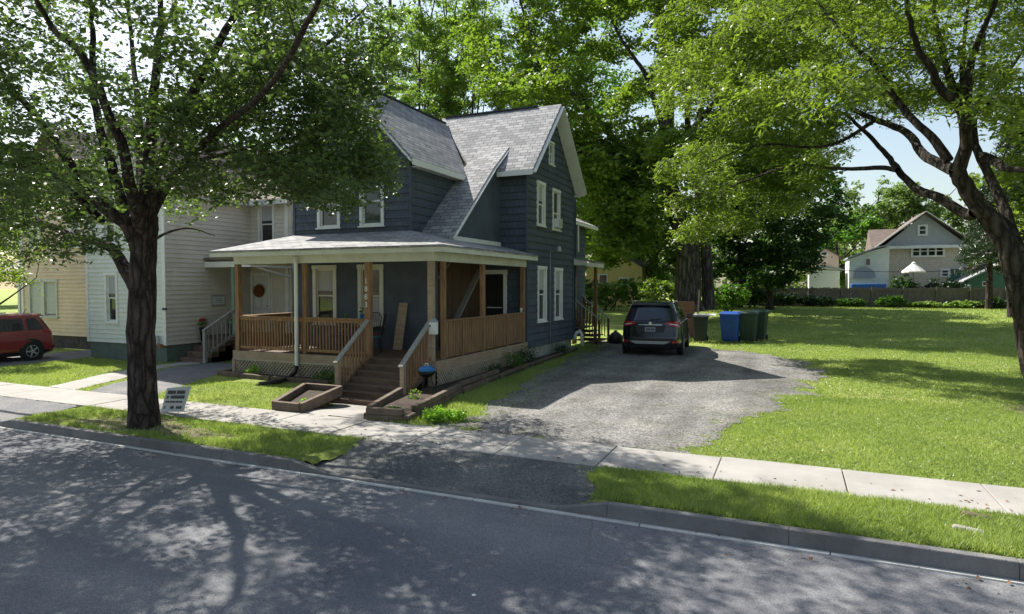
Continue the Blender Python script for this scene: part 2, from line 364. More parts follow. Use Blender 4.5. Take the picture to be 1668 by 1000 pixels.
# ------------------------------------------------------------------ vegetation
def leaves(C,rad,per,L_,W_,flat=.7,droop=0,up=.5,clear=None,keep=None,rng=RNG,spray=0,segs=None):
    """rhombic leaves scattered in clumps round the centres C"""
    n=len(C)*per; c=np.repeat(C,per,axis=0); rr=np.repeat(np.broadcast_to(rad,(len(C),)),per)
    g=rng.normal(size=(n,3)); g/=np.linalg.norm(g,axis=1)[:,None]; g*=(rng.random(n)**.45)[:,None]
    dv=None
    if spray:
        ns=per//spray; m=len(C)*ns; o=rng.normal(size=(m,3))*.28; dr=rng.normal(size=(m,3)); dr[:,2]=dr[:,2]*.6-droop*.5; dr/=np.linalg.norm(dr,axis=1)[:,None]
        cc=np.repeat(C,ns,axis=0); rs=np.repeat(np.broadcast_to(rad,(len(C),)),ns)[:,None]; fl=np.array([1,1,flat])
        a0=cc+o*rs*fl; ln=(.75+.5*rng.random(m))[:,None]*rs; bend=np.array([0,0,-1.])*(.10+droop*.35)*ln
        if segs is not None: segs.append((a0,a0+dr*ln*.5*fl+bend*.25,a0+dr*ln*fl+bend))
        t=np.tile((np.arange(spray)+.6)/spray,m)[:,None]; sd=np.where(np.tile(np.arange(spray),m)%2,1.,-1.)[:,None]
        A=np.repeat(a0,spray,axis=0); D=np.repeat(dr*fl,spray,axis=0); Ln=np.repeat(ln,spray,axis=0)
        side=np.cross(D,np.array([0,0,1.])); side/=np.maximum(np.linalg.norm(side,axis=1),.1)[:,None]
        P=A+D*Ln*t+np.repeat(bend,spray,axis=0)*t*t+side*sd*L_*.45+rng.normal(size=(len(t),3))*L_*.25
        dv=D*.7+side*sd*.8; c=np.repeat(cc,spray,axis=0); n=len(P)
    else:
        P=c+g*rr[:,None]*np.array([1,1,flat]); P[:,2]-=droop*(np.abs(g[:,0])+np.abs(g[:,1]))*rr*.5
    if clear is not None or keep is not None:
        q=proj(P); ok=np.ones(n,bool)
        if keep is not None:
            jit=rng.normal(size=q.shape)*9; fr=(q[:,0]>-60)&(q[:,0]<1730)&(q[:,1]>-60)
            ok&=inpoly(q+jit,keep)|~fr
        for cl in clear or []: ok&=~inpoly(q+rng.normal(size=q.shape)*6,cl)
        P=P[ok]; c=c[ok]; n=len(P)
        if dv is not None: dv=dv[ok]
    nrm=rng.normal(size=(n,3)); nrm[:,2]=np.abs(nrm[:,2])+up; nrm/=np.linalg.norm(nrm,axis=1)[:,None]
    t=rng.normal(size=(n,3)) if dv is None else dv+rng.normal(size=(n,3))*.3; t-= nrm*(t*nrm).sum(1)[:,None]; t[:,2]-=droop*.6; t/=np.linalg.norm(t,axis=1)[:,None]
    s=np.cross(nrm,t); sz=(.65+.7*rng.random(n))[:,None]
    a=P-t*L_/2*sz; b=P+s*W_/2*sz+nrm*W_*.12*sz; d=P+t*L_/2*sz; e=P-s*W_/2*sz+nrm*W_*.12*sz
    V=np.stack([a,b,d,e],1).reshape(-1,3)
    base=h2(np.floor(c[:,0]*7.3),np.floor(c[:,2]*9.1),1)
    tn=np.clip(.25+.45*base+.3*rng.random(n),0,1)
    return V,np.repeat(tn,4)
def tubes_np(polys):
    V=[];I=[];b=0
    for pts,rad,n in polys:
        P=np.asarray(pts,float);k=len(P); T=np.gradient(P,axis=0); T/=np.maximum(np.linalg.norm(T,axis=1),1e-6)[:,None]
        ref=np.array([.13,.97,.2]) if abs(T[0,2])>.6 else np.array([.1,.2,.97])
        A=np.cross(T,ref); A/=np.maximum(np.linalg.norm(A,axis=1),1e-6)[:,None]; B=np.cross(T,A)
        th=np.arange(n)*2*PI/n; r=np.asarray(rad)[:,None,None]
        if n>=12:
            zz=np.arange(k)[:,None]*.35; r=r*(1+.05*np.sin(5*th[None]+zz)+.04*np.sin(11*th[None]-zz*.8)+.035*np.sin(17*th[None]+zz*1.3))[:,:,None]
        ring=P[:,None]+(A[:,None]*np.cos(th)[None,:,None]+B[:,None]*np.sin(th)[None,:,None])*r
        V.append(ring.reshape(-1,3))
        i=np.arange(k-1)[:,None]*n; j=np.arange(n)[None]; j2=(j+1)%n
        q=np.stack([i+j,i+j2,i+n+j2,i+n+j],-1).reshape(-1,4)+b; I.append(q); b+=k*n
    return np.concatenate(V),np.concatenate(I).ravel()
def smoothline(P,k=4):
    P=np.asarray(P,float)
    if len(P)<3: return P
    out=[]; Q=np.vstack([2*P[0]-P[1],P,2*P[-1]-P[-2]])
    for i in range(1,len(Q)-2):
        for t in np.linspace(0,1,k,endpoint=False):
            a,b,c,d=Q[i-1],Q[i],Q[i+1],Q[i+2]
            out.append(.5*((2*b)+(-a+c)*t+(2*a-5*b+4*c-d)*t*t+(-a+3*b-3*c+d)*t**3))
    out.append(P[-1]); return np.array(out)
def lerp_rad(r0,r1,n,p=1.): return r1+(r0-r1)*(1-np.linspace(0,1,n)**p)
def tree(name,label,group,base,limbs,C,crad,per,LL,WW,leafm,barkm,twig=.012,flat=.7,droop=0,up=.5,keep=None,clear=None,sides=9,maxtw=2600,leafname='crown',flare=1.25,spray=8,twiglet=0,branch_r=.05,seed=1,twleaf=True):
    rng=np.random.default_rng(seed)
    t=thing(name,label,'tree',base,group=group)
    polys=[];nodes=[];nr=[]
    for pts,r0,r1 in limbs:
        S=smoothline(pts,4); S=S+rng.normal(size=S.shape)*(min(r0*.10,.05) if r0<.22 else .012)*np.linspace(.2,1,len(S))[:,None]
        rd=lerp_rad(r0,r1,len(S),.8); polys.append((S,rd,sides if r0>.08 else 6)); nodes.append(S[1:]); nr.append(rd[1:])
    # root flare
    if len(limbs):
        P0,R0=polys[0][0],polys[0][1]; m=min(4,len(R0)); R0[:m]*=np.linspace(flare,1.,m)
    nodes=np.concatenate(nodes);nr=np.concatenate(nr)
    cap=4*len(C)+len(nodes)+10; NP=np.zeros((cap,3));NR=np.zeros(cap);k=len(nodes);NP[:k]=nodes;NR[:k]=nr
    if len(C)>maxtw: tw=C[rng.choice(len(C),maxtw,replace=False)]
    else: tw=C
    d0=np.array([np.min(((nodes-c)**2).sum(1)) for c in tw]); order=np.argsort(d0)
    for i in order:
        c=tw[i]; dv=NP[:k]-c; dd=np.sqrt((dv**2).sum(1))+np.maximum(0,dv[:,2])*.6; j=int(np.argmin(dd)); a=NP[j]; dist=np.linalg.norm(c-a)
        if dist<.15: continue
        mid=(a+c)/2+rng.normal(size=3)*dist*.10+np.array([0,0,dist*.08])
        p=np.array([a,a*.55+mid*.45+0,mid,c]); p=smoothline(p,2)
        r0=min(NR[j]*.7,twig+branch_r*.18*dist); r0=max(r0,twig*.7)
        rd=lerp_rad(r0,twig*.45,len(p)); polys.append((p,rd,4 if r0<.04 else 6))
        q=p[2::2][:4]; NP[k:k+len(q)]=q; NR[k:k+len(q)]=rd[2::2][:4]; k+=len(q)
    V,I=tubes_np(polys); raw('trunk',V,4,I,barkm,t,smooth=True)
    segs=[]
    V,tn=leaves(C,crad,per,LL,WW,flat,droop,up,clear,keep,rng,spray=spray,segs=segs)
    raw(leafname,V,4,np.arange(len(V)),leafm,t,tint=tn)
    if twiglet and segs:
        a,b,c_=segs[0]; k=len(a); th=np.arange(3)*2*PI/3
        if keep is not None:
            qq=proj(c_); fr=(qq[:,0]>-60)&(qq[:,0]<1730)&(qq[:,1]>-60); ok=inpoly(qq,keep)|~fr; a,b,c_=a[ok],b[ok],c_[ok]; k=len(a)
        off=np.stack([np.cos(th),np.sin(th)*.7,np.sin(th)*.7],1)
        W=np.stack([a[:,None]+off*twiglet,b[:,None]+off*twiglet*.7,c_[:,None]+off*twiglet*.35],1).reshape(-1,3)
        j=np.arange(3); j2=(j+1)%3; F4=np.stack([np.stack([i*3+j,i*3+j2,i*3+3+j2,i*3+3+j],-1) for i in (0,1)]).reshape(-1,4)
        I=(np.arange(k)[:,None,None]*9+F4[None]).ravel(); raw('twigs',W,4,I,barkm,t)
    return t
def ell(n,c,r,rng,shell=.35,keep=None,clear=None,gap=0,gs=.6):
    """clump centres inside an ellipsoid, denser towards the outside; noise opens gaps"""
    out=[];tot=0;tries=0
    while tot<n and tries<60:
        tries+=1
        g=rng.normal(size=(n,3)); g/=np.linalg.norm(g,axis=1)[:,None]; g*=(shell+(1-shell)*rng.random(n))[:,None]**.6
        P=np.array(c)+g*np.array(r); ok=np.ones(n,bool)
        if gap: ok&=(noise2(P[:,0]*gs+P[:,1]*.37,P[:,2]*gs+P[:,1]*.21,5)+.5)>gap
        if keep is not None:
            q=proj(P); fr=(q[:,0]>-60)&(q[:,0]<1730)&(q[:,1]>-60); ok&=inpoly(q,keep)|~fr
        if clear:
            q=proj(P)
            for cl in clear: ok&=~inpoly(q,cl)
        P=P[ok]; out.append(P); tot+=len(P)
    return np.concatenate(out)[:n]
def boughs(k,m,c,r,br,rng,shell=.3,keep=None,clear=None,flat=.42,low=-1.):
    """k separate boughs in an ellipsoid, each a flattened cloud of m clump centres; the space between boughs stays open"""
    B=[];tries=0
    while len(B)<k and tries<4000:
        tries+=1; g=rng.normal(size=3); g/=np.linalg.norm(g); g*=(shell+(1-shell)*rng.random())**.5
        if g[2]<low: continue
        p=np.array(c)+g*np.array(r); qq=proj(p[None])
        if keep is not None and -60<qq[0,0]<1730 and qq[0,1]>-60 and not inpoly(qq,keep)[0]: continue
        if clear and any(inpoly(qq,cl)[0] for cl in clear): continue
        if B and min(np.linalg.norm((p-b)/[1,1,.75]) for b in B)<br*.95*(.6 if tries>1500 else 1): continue
        B.append(p)
    B=np.array(B); n=len(B)*m; b=np.repeat(B,m,axis=0); g=rng.normal(size=(n,3)); g/=np.linalg.norm(g,axis=1)[:,None]; g*=rng.random(n)[:,None]**.42
    sc=np.repeat(.7+.6*rng.random(len(B)),m)[:,None]
    P=b+g*br*sc*np.array([1,1,flat]); P[:,2]-=.25*br*(g[:,0]**2+g[:,1]**2)
    ok=np.ones(n,bool); qq=proj(P)
    if keep is not None: fr=(qq[:,0]>-60)&(qq[:,0]<1730)&(qq[:,1]>-60); ok&=inpoly(qq,keep)|~fr
    for cl in clear or []: ok&=~inpoly(qq,cl)
    return P[ok]
def bush(name,label,loc,r,h,n,LL,WW,lm,cat='shrub',group=None,seed=1,stems=6):
    rng=np.random.default_rng(seed); z0=float(zg(loc[0],loc[1])) if len(loc)<3 else loc[2]
    t=thing(name,label,cat,(loc[0],loc[1],z0),group=group)
    rx,ry=r if hasattr(r,'__len__') else (r,r)
    C=ell(max(8,n//14),(loc[0],loc[1],z0+h*.52),(rx*.85,ry*.85,h*.46),rng,.2)
    V,tn=leaves(C,min(rx,ry,h)*.32,14,LL,WW,.8,0,.3,rng=rng)
    V[:,2]=np.maximum(V[:,2],z0+.005)
    raw('foliage',V,4,np.arange(len(V)),lm,t,tint=tn)
    polys=[]
    for i in range(stems):
        c=C[rng.integers(len(C))]; a=np.array([loc[0]+rng.normal()*rx*.12,loc[1]+rng.normal()*ry*.12,z0-.03]); polys.append((smoothline([a,(a+c)/2+rng.normal(size=3)*.05*h,c],3),None,4))
    polys=[(p,lerp_rad(.02*h+.004,.004,len(p)),4) for p,_,_ in polys]
    V,I=tubes_np(polys); raw('stem',V,4,I,'bark_dark',t,smooth=True)
    return t
# ------------------------------------------------------------------ architecture helpers
def frame(origin,u,n):
    """wall frame: x runs along the wall, y points out of it, z is up"""
    u=Vector(u);n=Vector(n); M=Matrix(((u.x,n.x,0,origin[0]),(u.y,n.y,0,origin[1]),(u.z,n.z,1,origin[2]),(0,0,0,1))); return M
def siding(mb,lim,z0,z1,course=.2,t=.022,holes=()):
    """overlapping boards; lim(z)->(u0,u1); holes are (u0,u1,z0,z1)"""
    k=0
    while z0+k*course<z1-1e-4:
        a=z0+k*course; b=min(a+course,z1); k+=1
        zs=sorted({a,b,*[z for h in holes for z in (h[2],h[3]) if a<z<b]})
        for i in range(len(zs)-1):
            p,q=zs[i],zs[i+1]; m=(p+q)/2
            yp=t*(1-(p-a)/course)+.002; yq=t*(1-(q-a)/course)+.002
            l0,r0=lim(p);l1,r1=lim(q)
            if r0-l0<.02: continue
            cuts=sorted([(h[0],h[1]) for h in holes if h[2]<m<h[3]]); segs=[];cur=None
            x=(l0,l1)
            for c0,c1 in cuts: segs.append((x,(c0,c0))); x=(c1,c1)
            segs.append((x,(r0,r1)))
            for (A0,A1),(B0,B1) in segs:
                if B0-A0<.005: continue
                A1=min(A1,max(B1,A1)) ; mb.add([(A0,yp,p),(B0,yp,p),(B1,yq,q),(A1,yq,q)],[(0,1,2,3)])
                if i==0: mb.add([(A0,0,p),(B0,0,p),(B0,yp,p),(A0,yp,p)],[(0,1,2,3)])
def window(root,M,u0,u1,z0,z1,name='window',trim='white_trim',cas=.11,curtain=None,split=.5,storm=False):
    """double-hung window: casing, two sashes, panes, sill, curtain"""
    w=MB(M); w.box(u0,u0+cas,-.06,.05,z0,z1-cas); w.box(u1-cas,u1,-.06,.05,z0,z1-cas); w.box(u0-.02,u1+.02,-.06,.06,z1-cas,z1); w.box(u0+cas,u1-cas,-.06,.035,z0,z0+.05)
    o=w.build(name,trim,root)
    a,b,c,d=u0+cas,u1-cas,z0+.05,z1-cas; m=c+(d-c)*split; f=.038
    s=MB(M)
    for (p,q,y) in ((c,m+.015,-.035),(m-.015,d,-.012)):
        s.box(a,a+f,y-.03,y,p,q); s.box(b-f,b,y-.03,y,p,q); s.box(a+f,b-f,y-.03,y,p,p+f); s.box(a+f,b-f,y-.03,y,q-f,q)
    s.build('sash',trim,o)
    g=MB(M); g.box(a+f,b-f,-.058,-.05,c+f,m-f+.015); g.box(a+f,b-f,-.036,-.028,m+f-.015,d-f); g.build('pane','glass',o)
    if curtain:
        k=MB(M); k.box(a+f,b-f,-.049,-.045,c+f,c+f+(m-c-f)*.95) if curtain=='low' else k.box(a+f,b-f,-.0275,-.024,m+f-.01+(d-m)*.15,d-f)
        k.build('curtain','curtain',o)
    k=MB(M); k.box(u0-.04,u1+.04,-.02,.085,z0-.04,z0-.001); k.build('sill',trim,o)
    return o
def railing(root,p,q,zb,zt,mat1='new_wood',sp=.105,w=.035,cap='new_wood',name='railing',capw=.13):
    p=Vector(p);q=Vector(q);L_=(q-p).length;d=(q-p)/L_;m=MB();n=int(L_/sp)
    for i in range(n+1):
        c=p+d*(L_*(i+.5)/(n+1)); e=(q.z-p.z)
        m.beam((c.x,c.y,zb+c.z+.03),(c.x,c.y,zt+c.z-.03),w,w,(d.x,d.y,0))
    m.beam(p+Vector((0,0,zb+.08)),q+Vector((0,0,zb+.08)),.05,.07); m.beam(p+Vector((0,0,zt-.06)),q+Vector((0,0,zt-.06)),.045,.08)
    o=m.build(name,mat1,root)
    k=MB(); k.beam(p+Vector((0,0,zt)),q+Vector((0,0,zt)),capw,.038); k.build('handrail',cap,o,bevel=.005)
    return o
def lattice(root,p,q,z0,z1,mat_='lattice_wood',sp=.115,name='lattice'):
    p=Vector(p);q=Vector(q);L_=(q-p).length;d=(q-p)/L_;h=z1-z0;m=MB();nrm=Vector((d.y,-d.x,0))
    for s_,off in ((1,.004),(-1,.016)):
        x=-h
        while x<L_+h:
            xa,xb=(x,x+h) if s_>0 else (x+h,x); za,zb=z0,z1
            # clip
            def P(t): return xa+(xb-xa)*t, za+(zb-za)*t
            t0,t1=0.,1.
            for lim_,sg in ((0,1),(L_,-1)):
                fa=(xa-lim_)*sg; fb=(xb-lim_)*sg
                if fa<0 and fb<0: t0=2
                elif fa<0: t0=max(t0,fa/(fa-fb))
                elif fb<0: t1=min(t1,fa/(fa-fb))
            if t1-t0>.02:
                a=P(t0);b=P(t1); m.beam(p+d*a[0]+nrm*off+Vector((0,0,a[1])),p+d*b[0]+nrm*off+Vector((0,0,b[1])),.009,.034,nrm.cross(Vector((d.x,d.y,1))))
            x+=sp
    m.beam(p+Vector((0,0,z1+.0))+nrm*.02,q+Vector((0,0,z1))+nrm*.02,.02,.05)
    return m.build(name,mat_,root)
# ================================================================== GROUND
def grid(name,x0,x1,y0,y1,dx,dy,zf,m):
    nx=int(round((x1-x0)/dx))+1; ny=int(round((y1-y0)/dy))+1
    X,Y=np.meshgrid(np.linspace(x0,x1,nx),np.linspace(y0,y1,ny)); Z=zf(X,Y)
    V=np.stack([X,Y,Z],-1).reshape(-1,3); i=(np.arange(ny-1)[:,None]*nx+np.arange(nx-1)[None]).ravel()
    return raw(name,V,4,np.stack([i,i+1,i+nx+1,i+nx],1).ravel(),m,smooth=True)
LAWNZ=lambda X,Y: zg(X,Y)-.012
m=MB(); m.box(-400,400,-400,500,-.9,-.45); tag(m.build('ground','dirt'),kind='structure')
# near lawn from the kerb back, far ground beyond
tag(grid('lawn',-60,40,9.5,70,.4,.4,LAWNZ,'lawn'),kind='structure')
m=MB(); m.box(-400,400,7.10,9.52,-.4,-.2); tag(m.build('roadside_ground','dirt'),kind='structure')
m=MB()
for (a,b,c,d) in ((-400,400,70,500),(-400,-60,9.5,70),(40,400,9.5,70)): m.add([(a,c,.60 if c==70 else -.02),(b,c,.60 if c==70 else -.02),(b,d,.6),(a,d,.6)],[(0,1,2,3)])
tag(m.build('far_ground','lawn'),kind='structure')
tag(grid('road',-120,100,-4.2,7.12,2.,.944,lambda X,Y:-.15-.0006*(Y-3)**2,'asphalt'),kind='structure')
m=MB(); m.box(-400,400,-60,-4.4,-.5,-.02); tag(m.build('verge','lawn'),kind='structure')
m=MB(); m.box(-120,100,-4.4,-4.2,-.4,-.01); tag(m.build('far_kerb','kerb_stone'),kind='structure')
# pavement slabs
m=MB(); x=-31.9; rr=random.Random(3)
while x<26:
    dz=rr.uniform(-.006,.006); t=rr.uniform(-.004,.004)
    m.hexa([(x,8.42,-.08),(x+1.535,8.42,-.08),(x+1.535,9.60,-.08),(x,9.60,-.08)],[(x,8.42,.012+dz),(x+1.535,8.42,.012+dz+t),(x+1.535,9.60,.018+dz+t),(x,9.60,.018+dz)]); x+=1.55
tag(m.build('pavement','concrete',bevel=.008),kind='structure')
# kerbs: low ends at the driveway opening
def kerb(name,segs):
    m=MB()
    for i in range(len(segs)-1):
        (xa,za),(xb,zb)=segs[i],segs[i+1]
        m.hexa([(xa,6.98,-.3),(xb,6.98,-.3),(xb,7.09,-.3),(xa,7.09,-.3)],[(xa,6.985,za),(xb,6.985,zb),(xb,7.09,zb),(xa,7.09,za)])
    return tag(m.build(name,'kerb_stone',bevel=.012),kind='structure')
ks=[(-13.9,-.12),(-13.3,.0)]+[(-13.3+i*1.8,.0) for i in range(1,4)]+[(-6.6,0),(-5.9,-.115)]
kerb('kerb',[(-60,.0)]+[(-58+i*2,0) for i in range(20)]+[(-19.3,0),(-18.6,-.12),(-13.9,-.12)])
kerb('kerb',ks)
kerb('kerb',[(-5.9,-.115),(-4.2,-.118),(-2.5,-.115)])
kerb('kerb',[(-2.5,-.115),(-1.9,.02)]+[(-1.9+i*1.9,.02) for i in range(1,16)])
m=MB()
x=-60
while x<40:
    w=rr.uniform(1.6,2.4); m.box(x,x+w-.01,6.915+rr.uniform(-.008,.008),6.978,-.3,-.142); x+=w
tag(m.build('gutter','gutter_stone',bevel=.006),kind='structure')
def patch(name,poly,cell,m,rough=.25,zoff=.0,s=0,fs=1.3,zf=None,hard=None,sink=.014):
    poly=[tuple(p[:2]) for p in poly]; P=np.array(poly); x0,y0=P.min(0)-.4; x1,y1=P.max(0)+.4
    nx=int((x1-x0)/cell);ny=int((y1-y0)/cell)
    X,Y=np.meshgrid(x0+np.arange(nx+1)*cell,y0+np.arange(ny+1)*cell)
    jx=(h2(np.round(X/cell),np.round(Y/cell),s+9)-.5)*cell*.7; jy=(h2(np.round(X/cell),np.round(Y/cell),s+19)-.5)*cell*.7
    X=X+jx;Y=Y+jy
    p=np.stack([X.ravel(),Y.ravel()],1); D=sdf(p,poly)+rough*(fbm(p[:,0]*fs,p[:,1]*fs,s)*1.2+.7*noise2(p[:,0]*7,p[:,1]*7,s+4))
    if hard: D=np.minimum(D,sdf(p,hard)*50)
    D=D.reshape(X.shape); cin=(D[:-1,:-1]+D[1:,:-1]+D[:-1,1:]+D[1:,1:])/4>0
    Z=(zf(X,Y) if zf else zg(X,Y))+zoff
    # feather: the sheet sinks into the lawn at its rim
    Z=Z-sink*(1-np.clip(D/(.25 if sink<.05 else .12),0,1))
    V=np.stack([X,Y,Z],-1).reshape(-1,3); W=nx+1; iy,ix=np.nonzero(cin); i=iy*W+ix
    return tag(raw(name,V,4,np.stack([i,i+1,i+W+1,i+W],1).ravel(),m,smooth=True),kind='structure')
DRIVE=[(-6.1,9.55),(-1.5,9.55),(-1.15,10.4),(-.95,12.1),(-.25,14.6),(.45,17.6),(.8,20.6),(.35,23.2),(-1.2,25.0),(-3.2,26.6),(-6.9,28.3),(-8.2,28.0),(-7.3,25),(-7.2,21),(-6.75,17),(-6.05,13.6),(-5.6,11.2),(-5.7,10.2)]
patch('driveway',DRIVE,.06,'gravel',.55,.010,1,hard=[(-9,9.61),(3,9.61),(3,40),(-9,40)])
APR=[(-6.4,8.6),(-2.6,8.6),(-1.9,7.6),(-1.9,6.9),(-6.9,6.9),(-6.75,7.7)]
def aprz(X,Y): return np.where(Y<7.08,-.15,-.112+.125*sm((Y-7.1)/1.35))
patch('driveway_apron',APR,.06,'apron_asphalt',.06,.0,2,zf=lambda X,Y:np.maximum(aprz(X,Y),-.2),hard=[(-9,7.03),(3,7.03),(3,8.45),(-9,8.45)])
NDR=[G(*p) for p in [(95,650),(215,660),(262,640),(372,603),(385,590),(350,590),(280,598),(190,622)]]
patch('neighbour_driveway',NDR,.09,'old_asphalt',.12,.004,3,hard=[(-40,9.61),(3,9.61),(3,40),(-40,40)])
NPT=[G(*p) for p in [(62,633),(100,640),(215,612),(272,598),(345,590),(345,583),(200,603)]]
patch('garden_path',NPT,.09,'concrete',.05,.012,4,hard=[(-40,9.61),(3,9.61),(3,40),(-40,40)])
JDR=[(-25.6,9.6),(-22.3,9.6),(-22.7,22),(-24.6,22)]
patch('side_driveway',JDR,.15,'old_asphalt',.1,.004,5,hard=[(-40,9.61),(3,9.61),(3,40),(-40,40)])
JAP=[(-18.6,8.6),(-13.5,8.6),(-13.7,6.9),(-18.9,6.9)]
patch('side_apron',JAP,.09,'old_asphalt',.06,.0,6,zf=aprz,hard=[(-40,7.03),(3,7.03),(3,8.45),(-40,8.45)])
WALK=[(-8.75,9.6),(-7.25,9.6),(-7.6,10.8),(-8.05,12.15),(-9.95,12.15),(-9.35,11.0)]
patch('front_walk',WALK,.1,'concrete',.02,.012,7,hard=[(-40,9.61),(3,9.61),(3,40),(-40,40)])
vz=lambda X,Y:np.full_like(X,-.004)+.02*fbm(X,Y,7)*sm((Y-7.2)/.3)*sm((8.4-Y)/.3)
HV=[(-80,7.085),(60,7.085),(60,8.435),(-80,8.435)]
patch('grass_verge',[(-2.3,7.0),(-1.95,7.6),(-2.7,8.6),(40,8.6),(40,7.0)],.05,'lawn',.07,.0,11,zf=vz,hard=HV,sink=.06)
patch('grass_verge',[(-13.55,7.0),(-13.5,8.6),(-5.95,8.6),(-6.2,7.9),(-6.3,7.0)],.05,'lawn',.07,.0,12,zf=vz,hard=HV,sink=.06)
patch('grass_verge',[(-50,7.0),(-50,8.6),(-18.7,8.6),(-18.9,7.0)],.2,'lawn',.12,.0,13,zf=vz,hard=HV,sink=.055)
# bare earth under the street tree, worn spot on the lawn
patch('bare_earth',[(-12.6,7.2),(-10.9,7.2),(-9.0,7.25),(-8.4,7.6),(-9.3,8.1),(-10.6,8.25),(-12.0,7.9)],.06,'dirt',.4,.004,8,hard=[(-40,7.15),(3,7.15),(3,8.41),(-40,8.41)])
patch('bare_patch',[(4.0,15.6),(4.4,16.6),(5.6,18.4),(6.6,18.2),(6.0,16.2),(5.0,15.0)],.08,'dirt',.5,.004,9)
# gravel stones loose on the drive
def stones():
    rng=np.random.default_rng(5); n=22000
    p=np.stack([rng.uniform(-8,1.3,n),9.7+16*rng.random(n)**1.4],1); D=sdf(p,DRIVE); ok=(D>-.25)&(rng.random(n)<.9-.75*(D<0)); p=p[ok]; n=len(p)
    base=np.array([[1,0,0],[-.5,.87,0],[-.5,-.87,0],[0,0,.8]]); s=(.006+.014*rng.random(n)**2)[:,None,None]
    a=rng.random(n)*6.28; c,s_=np.cos(a),np.sin(a); B=np.broadcast_to(base,(n,4,3)).copy(); B[:,:,2]+=rng.normal(size=(n,4))*.1
    x=B[:,:,0]*c[:,None]-B[:,:,1]*s_[:,None]; y=B[:,:,0]*s_[:,None]+B[:,:,1]*c[:,None]; B=np.stack([x,y,B[:,:,2]],-1)*s*np.array([1.3,1,1])
    B+=np.stack([p[:,0],p[:,1],zg(p[:,0],p[:,1])+.008],1)[:,None]
    idx=(np.arange(n)[:,None]*4+np.array([0,1,3,1,2,3,2,0,3])[None]).ravel()
    o=raw('loose_gravel',B.reshape(-1,3),3,idx,'gravel'); tag(o,'small loose grey stones scattered over the gravel driveway','gravel',kind='stuff')
stones()
# grass blades
def grass():
    rng=np.random.default_rng(8); out=[];tt=[]
    def add(n,x0,x1,y0,y1,h,w,pw=1.,yield_=None,z=0):
        x=rng.uniform(x0,x1,n); y=y0+(y1-y0)*rng.random(n)**pw; p=np.stack([x,y],1)
        q=proj(np.stack([x,y,np.zeros(n)],1)); ok=(q[:,0]>-40)&(q[:,0]<2100)&(q[:,1]<1040)
        if yield_ is not None: ok&=yield_(p)
        p=p[ok];k=len(p); big=noise2(p[:,0]*1.1,p[:,1]*1.1,2)+.5; tiny=noise2(p[:,0]*6,p[:,1]*6,3)+.5
        hh=h*(.45+.5*big+.6*tiny*rng.random(k)); a=rng.random(k)*6.28; ww=w*(.6+.8*rng.random(k))
        lean=rng.normal(size=(k,2))*.45*hh[:,None]; z=zg(p[:,0],p[:,1])-.012
        b=np.stack([p[:,0]-np.cos(a)*ww/2,p[:,1]-np.sin(a)*ww/2,z],1); c=np.stack([p[:,0]+np.cos(a)*ww/2,p[:,1]+np.sin(a)*ww/2,z],1)
        d=np.stack([p[:,0]+lean[:,0],p[:,1]+lean[:,1],z+hh],1)
        out.append(np.stack([b,c,d],1).reshape(-1,3)); tt.append(np.repeat(np.clip(.15+.4*rng.random(k)+.6*(big-.3),0,1),3))
    dn=lambda p: 1.2*fbm(p[:,0]*1.3,p[:,1]*1.3,1)*.55+.7*.55*noise2(p[:,0]*7,p[:,1]*7,5)
    def lawnok(p):
        D=sdf(p,DRIVE)+dn(p); ok=(D<.06)|((D<.7)&(rng.random(len(p))<.16))|((noise2(p[:,0]*2.3,p[:,1]*1.1,8)>.30)&(rng.random(len(p))<.12))
        ok&=~((p[:,0]<-7.9)&(p[:,1]>12.2)&(p[:,0]>-14.7)); ok&=sdf(p,NDR)<.02; ok&=sdf(p,NPT)<.0; ok&=sdf(p,WALK)<0; ok&=sdf(p,JDR)<0
        ok&=sdf(p,[(4.0,15.6),(4.4,16.6),(5.6,18.4),(6.6,18.2),(6.0,16.2),(5.0,15.0)])<.2*rng.random(len(p))
        return ok
    def earth(p):
        D=sdf(p,[(-12.6,7.2),(-10.9,7.2),(-9.0,7.25),(-8.4,7.6),(-9.3,8.1),(-10.6,8.25),(-12.0,7.9)])+.4*(fbm(p[:,0]*1.3,p[:,1]*1.3,8)*1.2)
        return (D<0)|(rng.random(len(p))<.3)
    edge=lambda p:(sdf(p,APR)-.25<.0)&((np.abs(p[:,0]+4.3)>1.95+.25*noise2(p[:,0]*3,p[:,1]*3,6))|(rng.random(len(p))<.05))&((np.abs(p[:,0]+4.3)>1.6))
    add(46000,-2.7,3.4,7.15,8.44,.085,.012,1,edge)
    add(22000,-13.3,-5.9,7.15,8.44,.075,.013,1,lambda p:earth(p)&edge(p))
    add(120000,-2.2,7,9.58,16,.045,.012,1.0,lawnok)
    add(60000,7,13,9.58,16,.045,.014,1.0,lawnok)
    add(90000,-3,12,15,30,.05,.022,1.,lawnok)
    add(50000,-8,-5,9.6,27,.08,.014,1.,lawnok)
    add(60000,-26,-9,9.6,14.5,.055,.015,1,lawnok)
    add(60000,-14,26,28,62,.10,.05,1.,lawnok)
    V=np.concatenate(out); o=raw('grass',V,3,np.arange(len(V)),'grass_blade',tint=np.concatenate(tt)); tag(o,'short green grass blades of the lawns and verges','grass',kind='stuff')
grass()
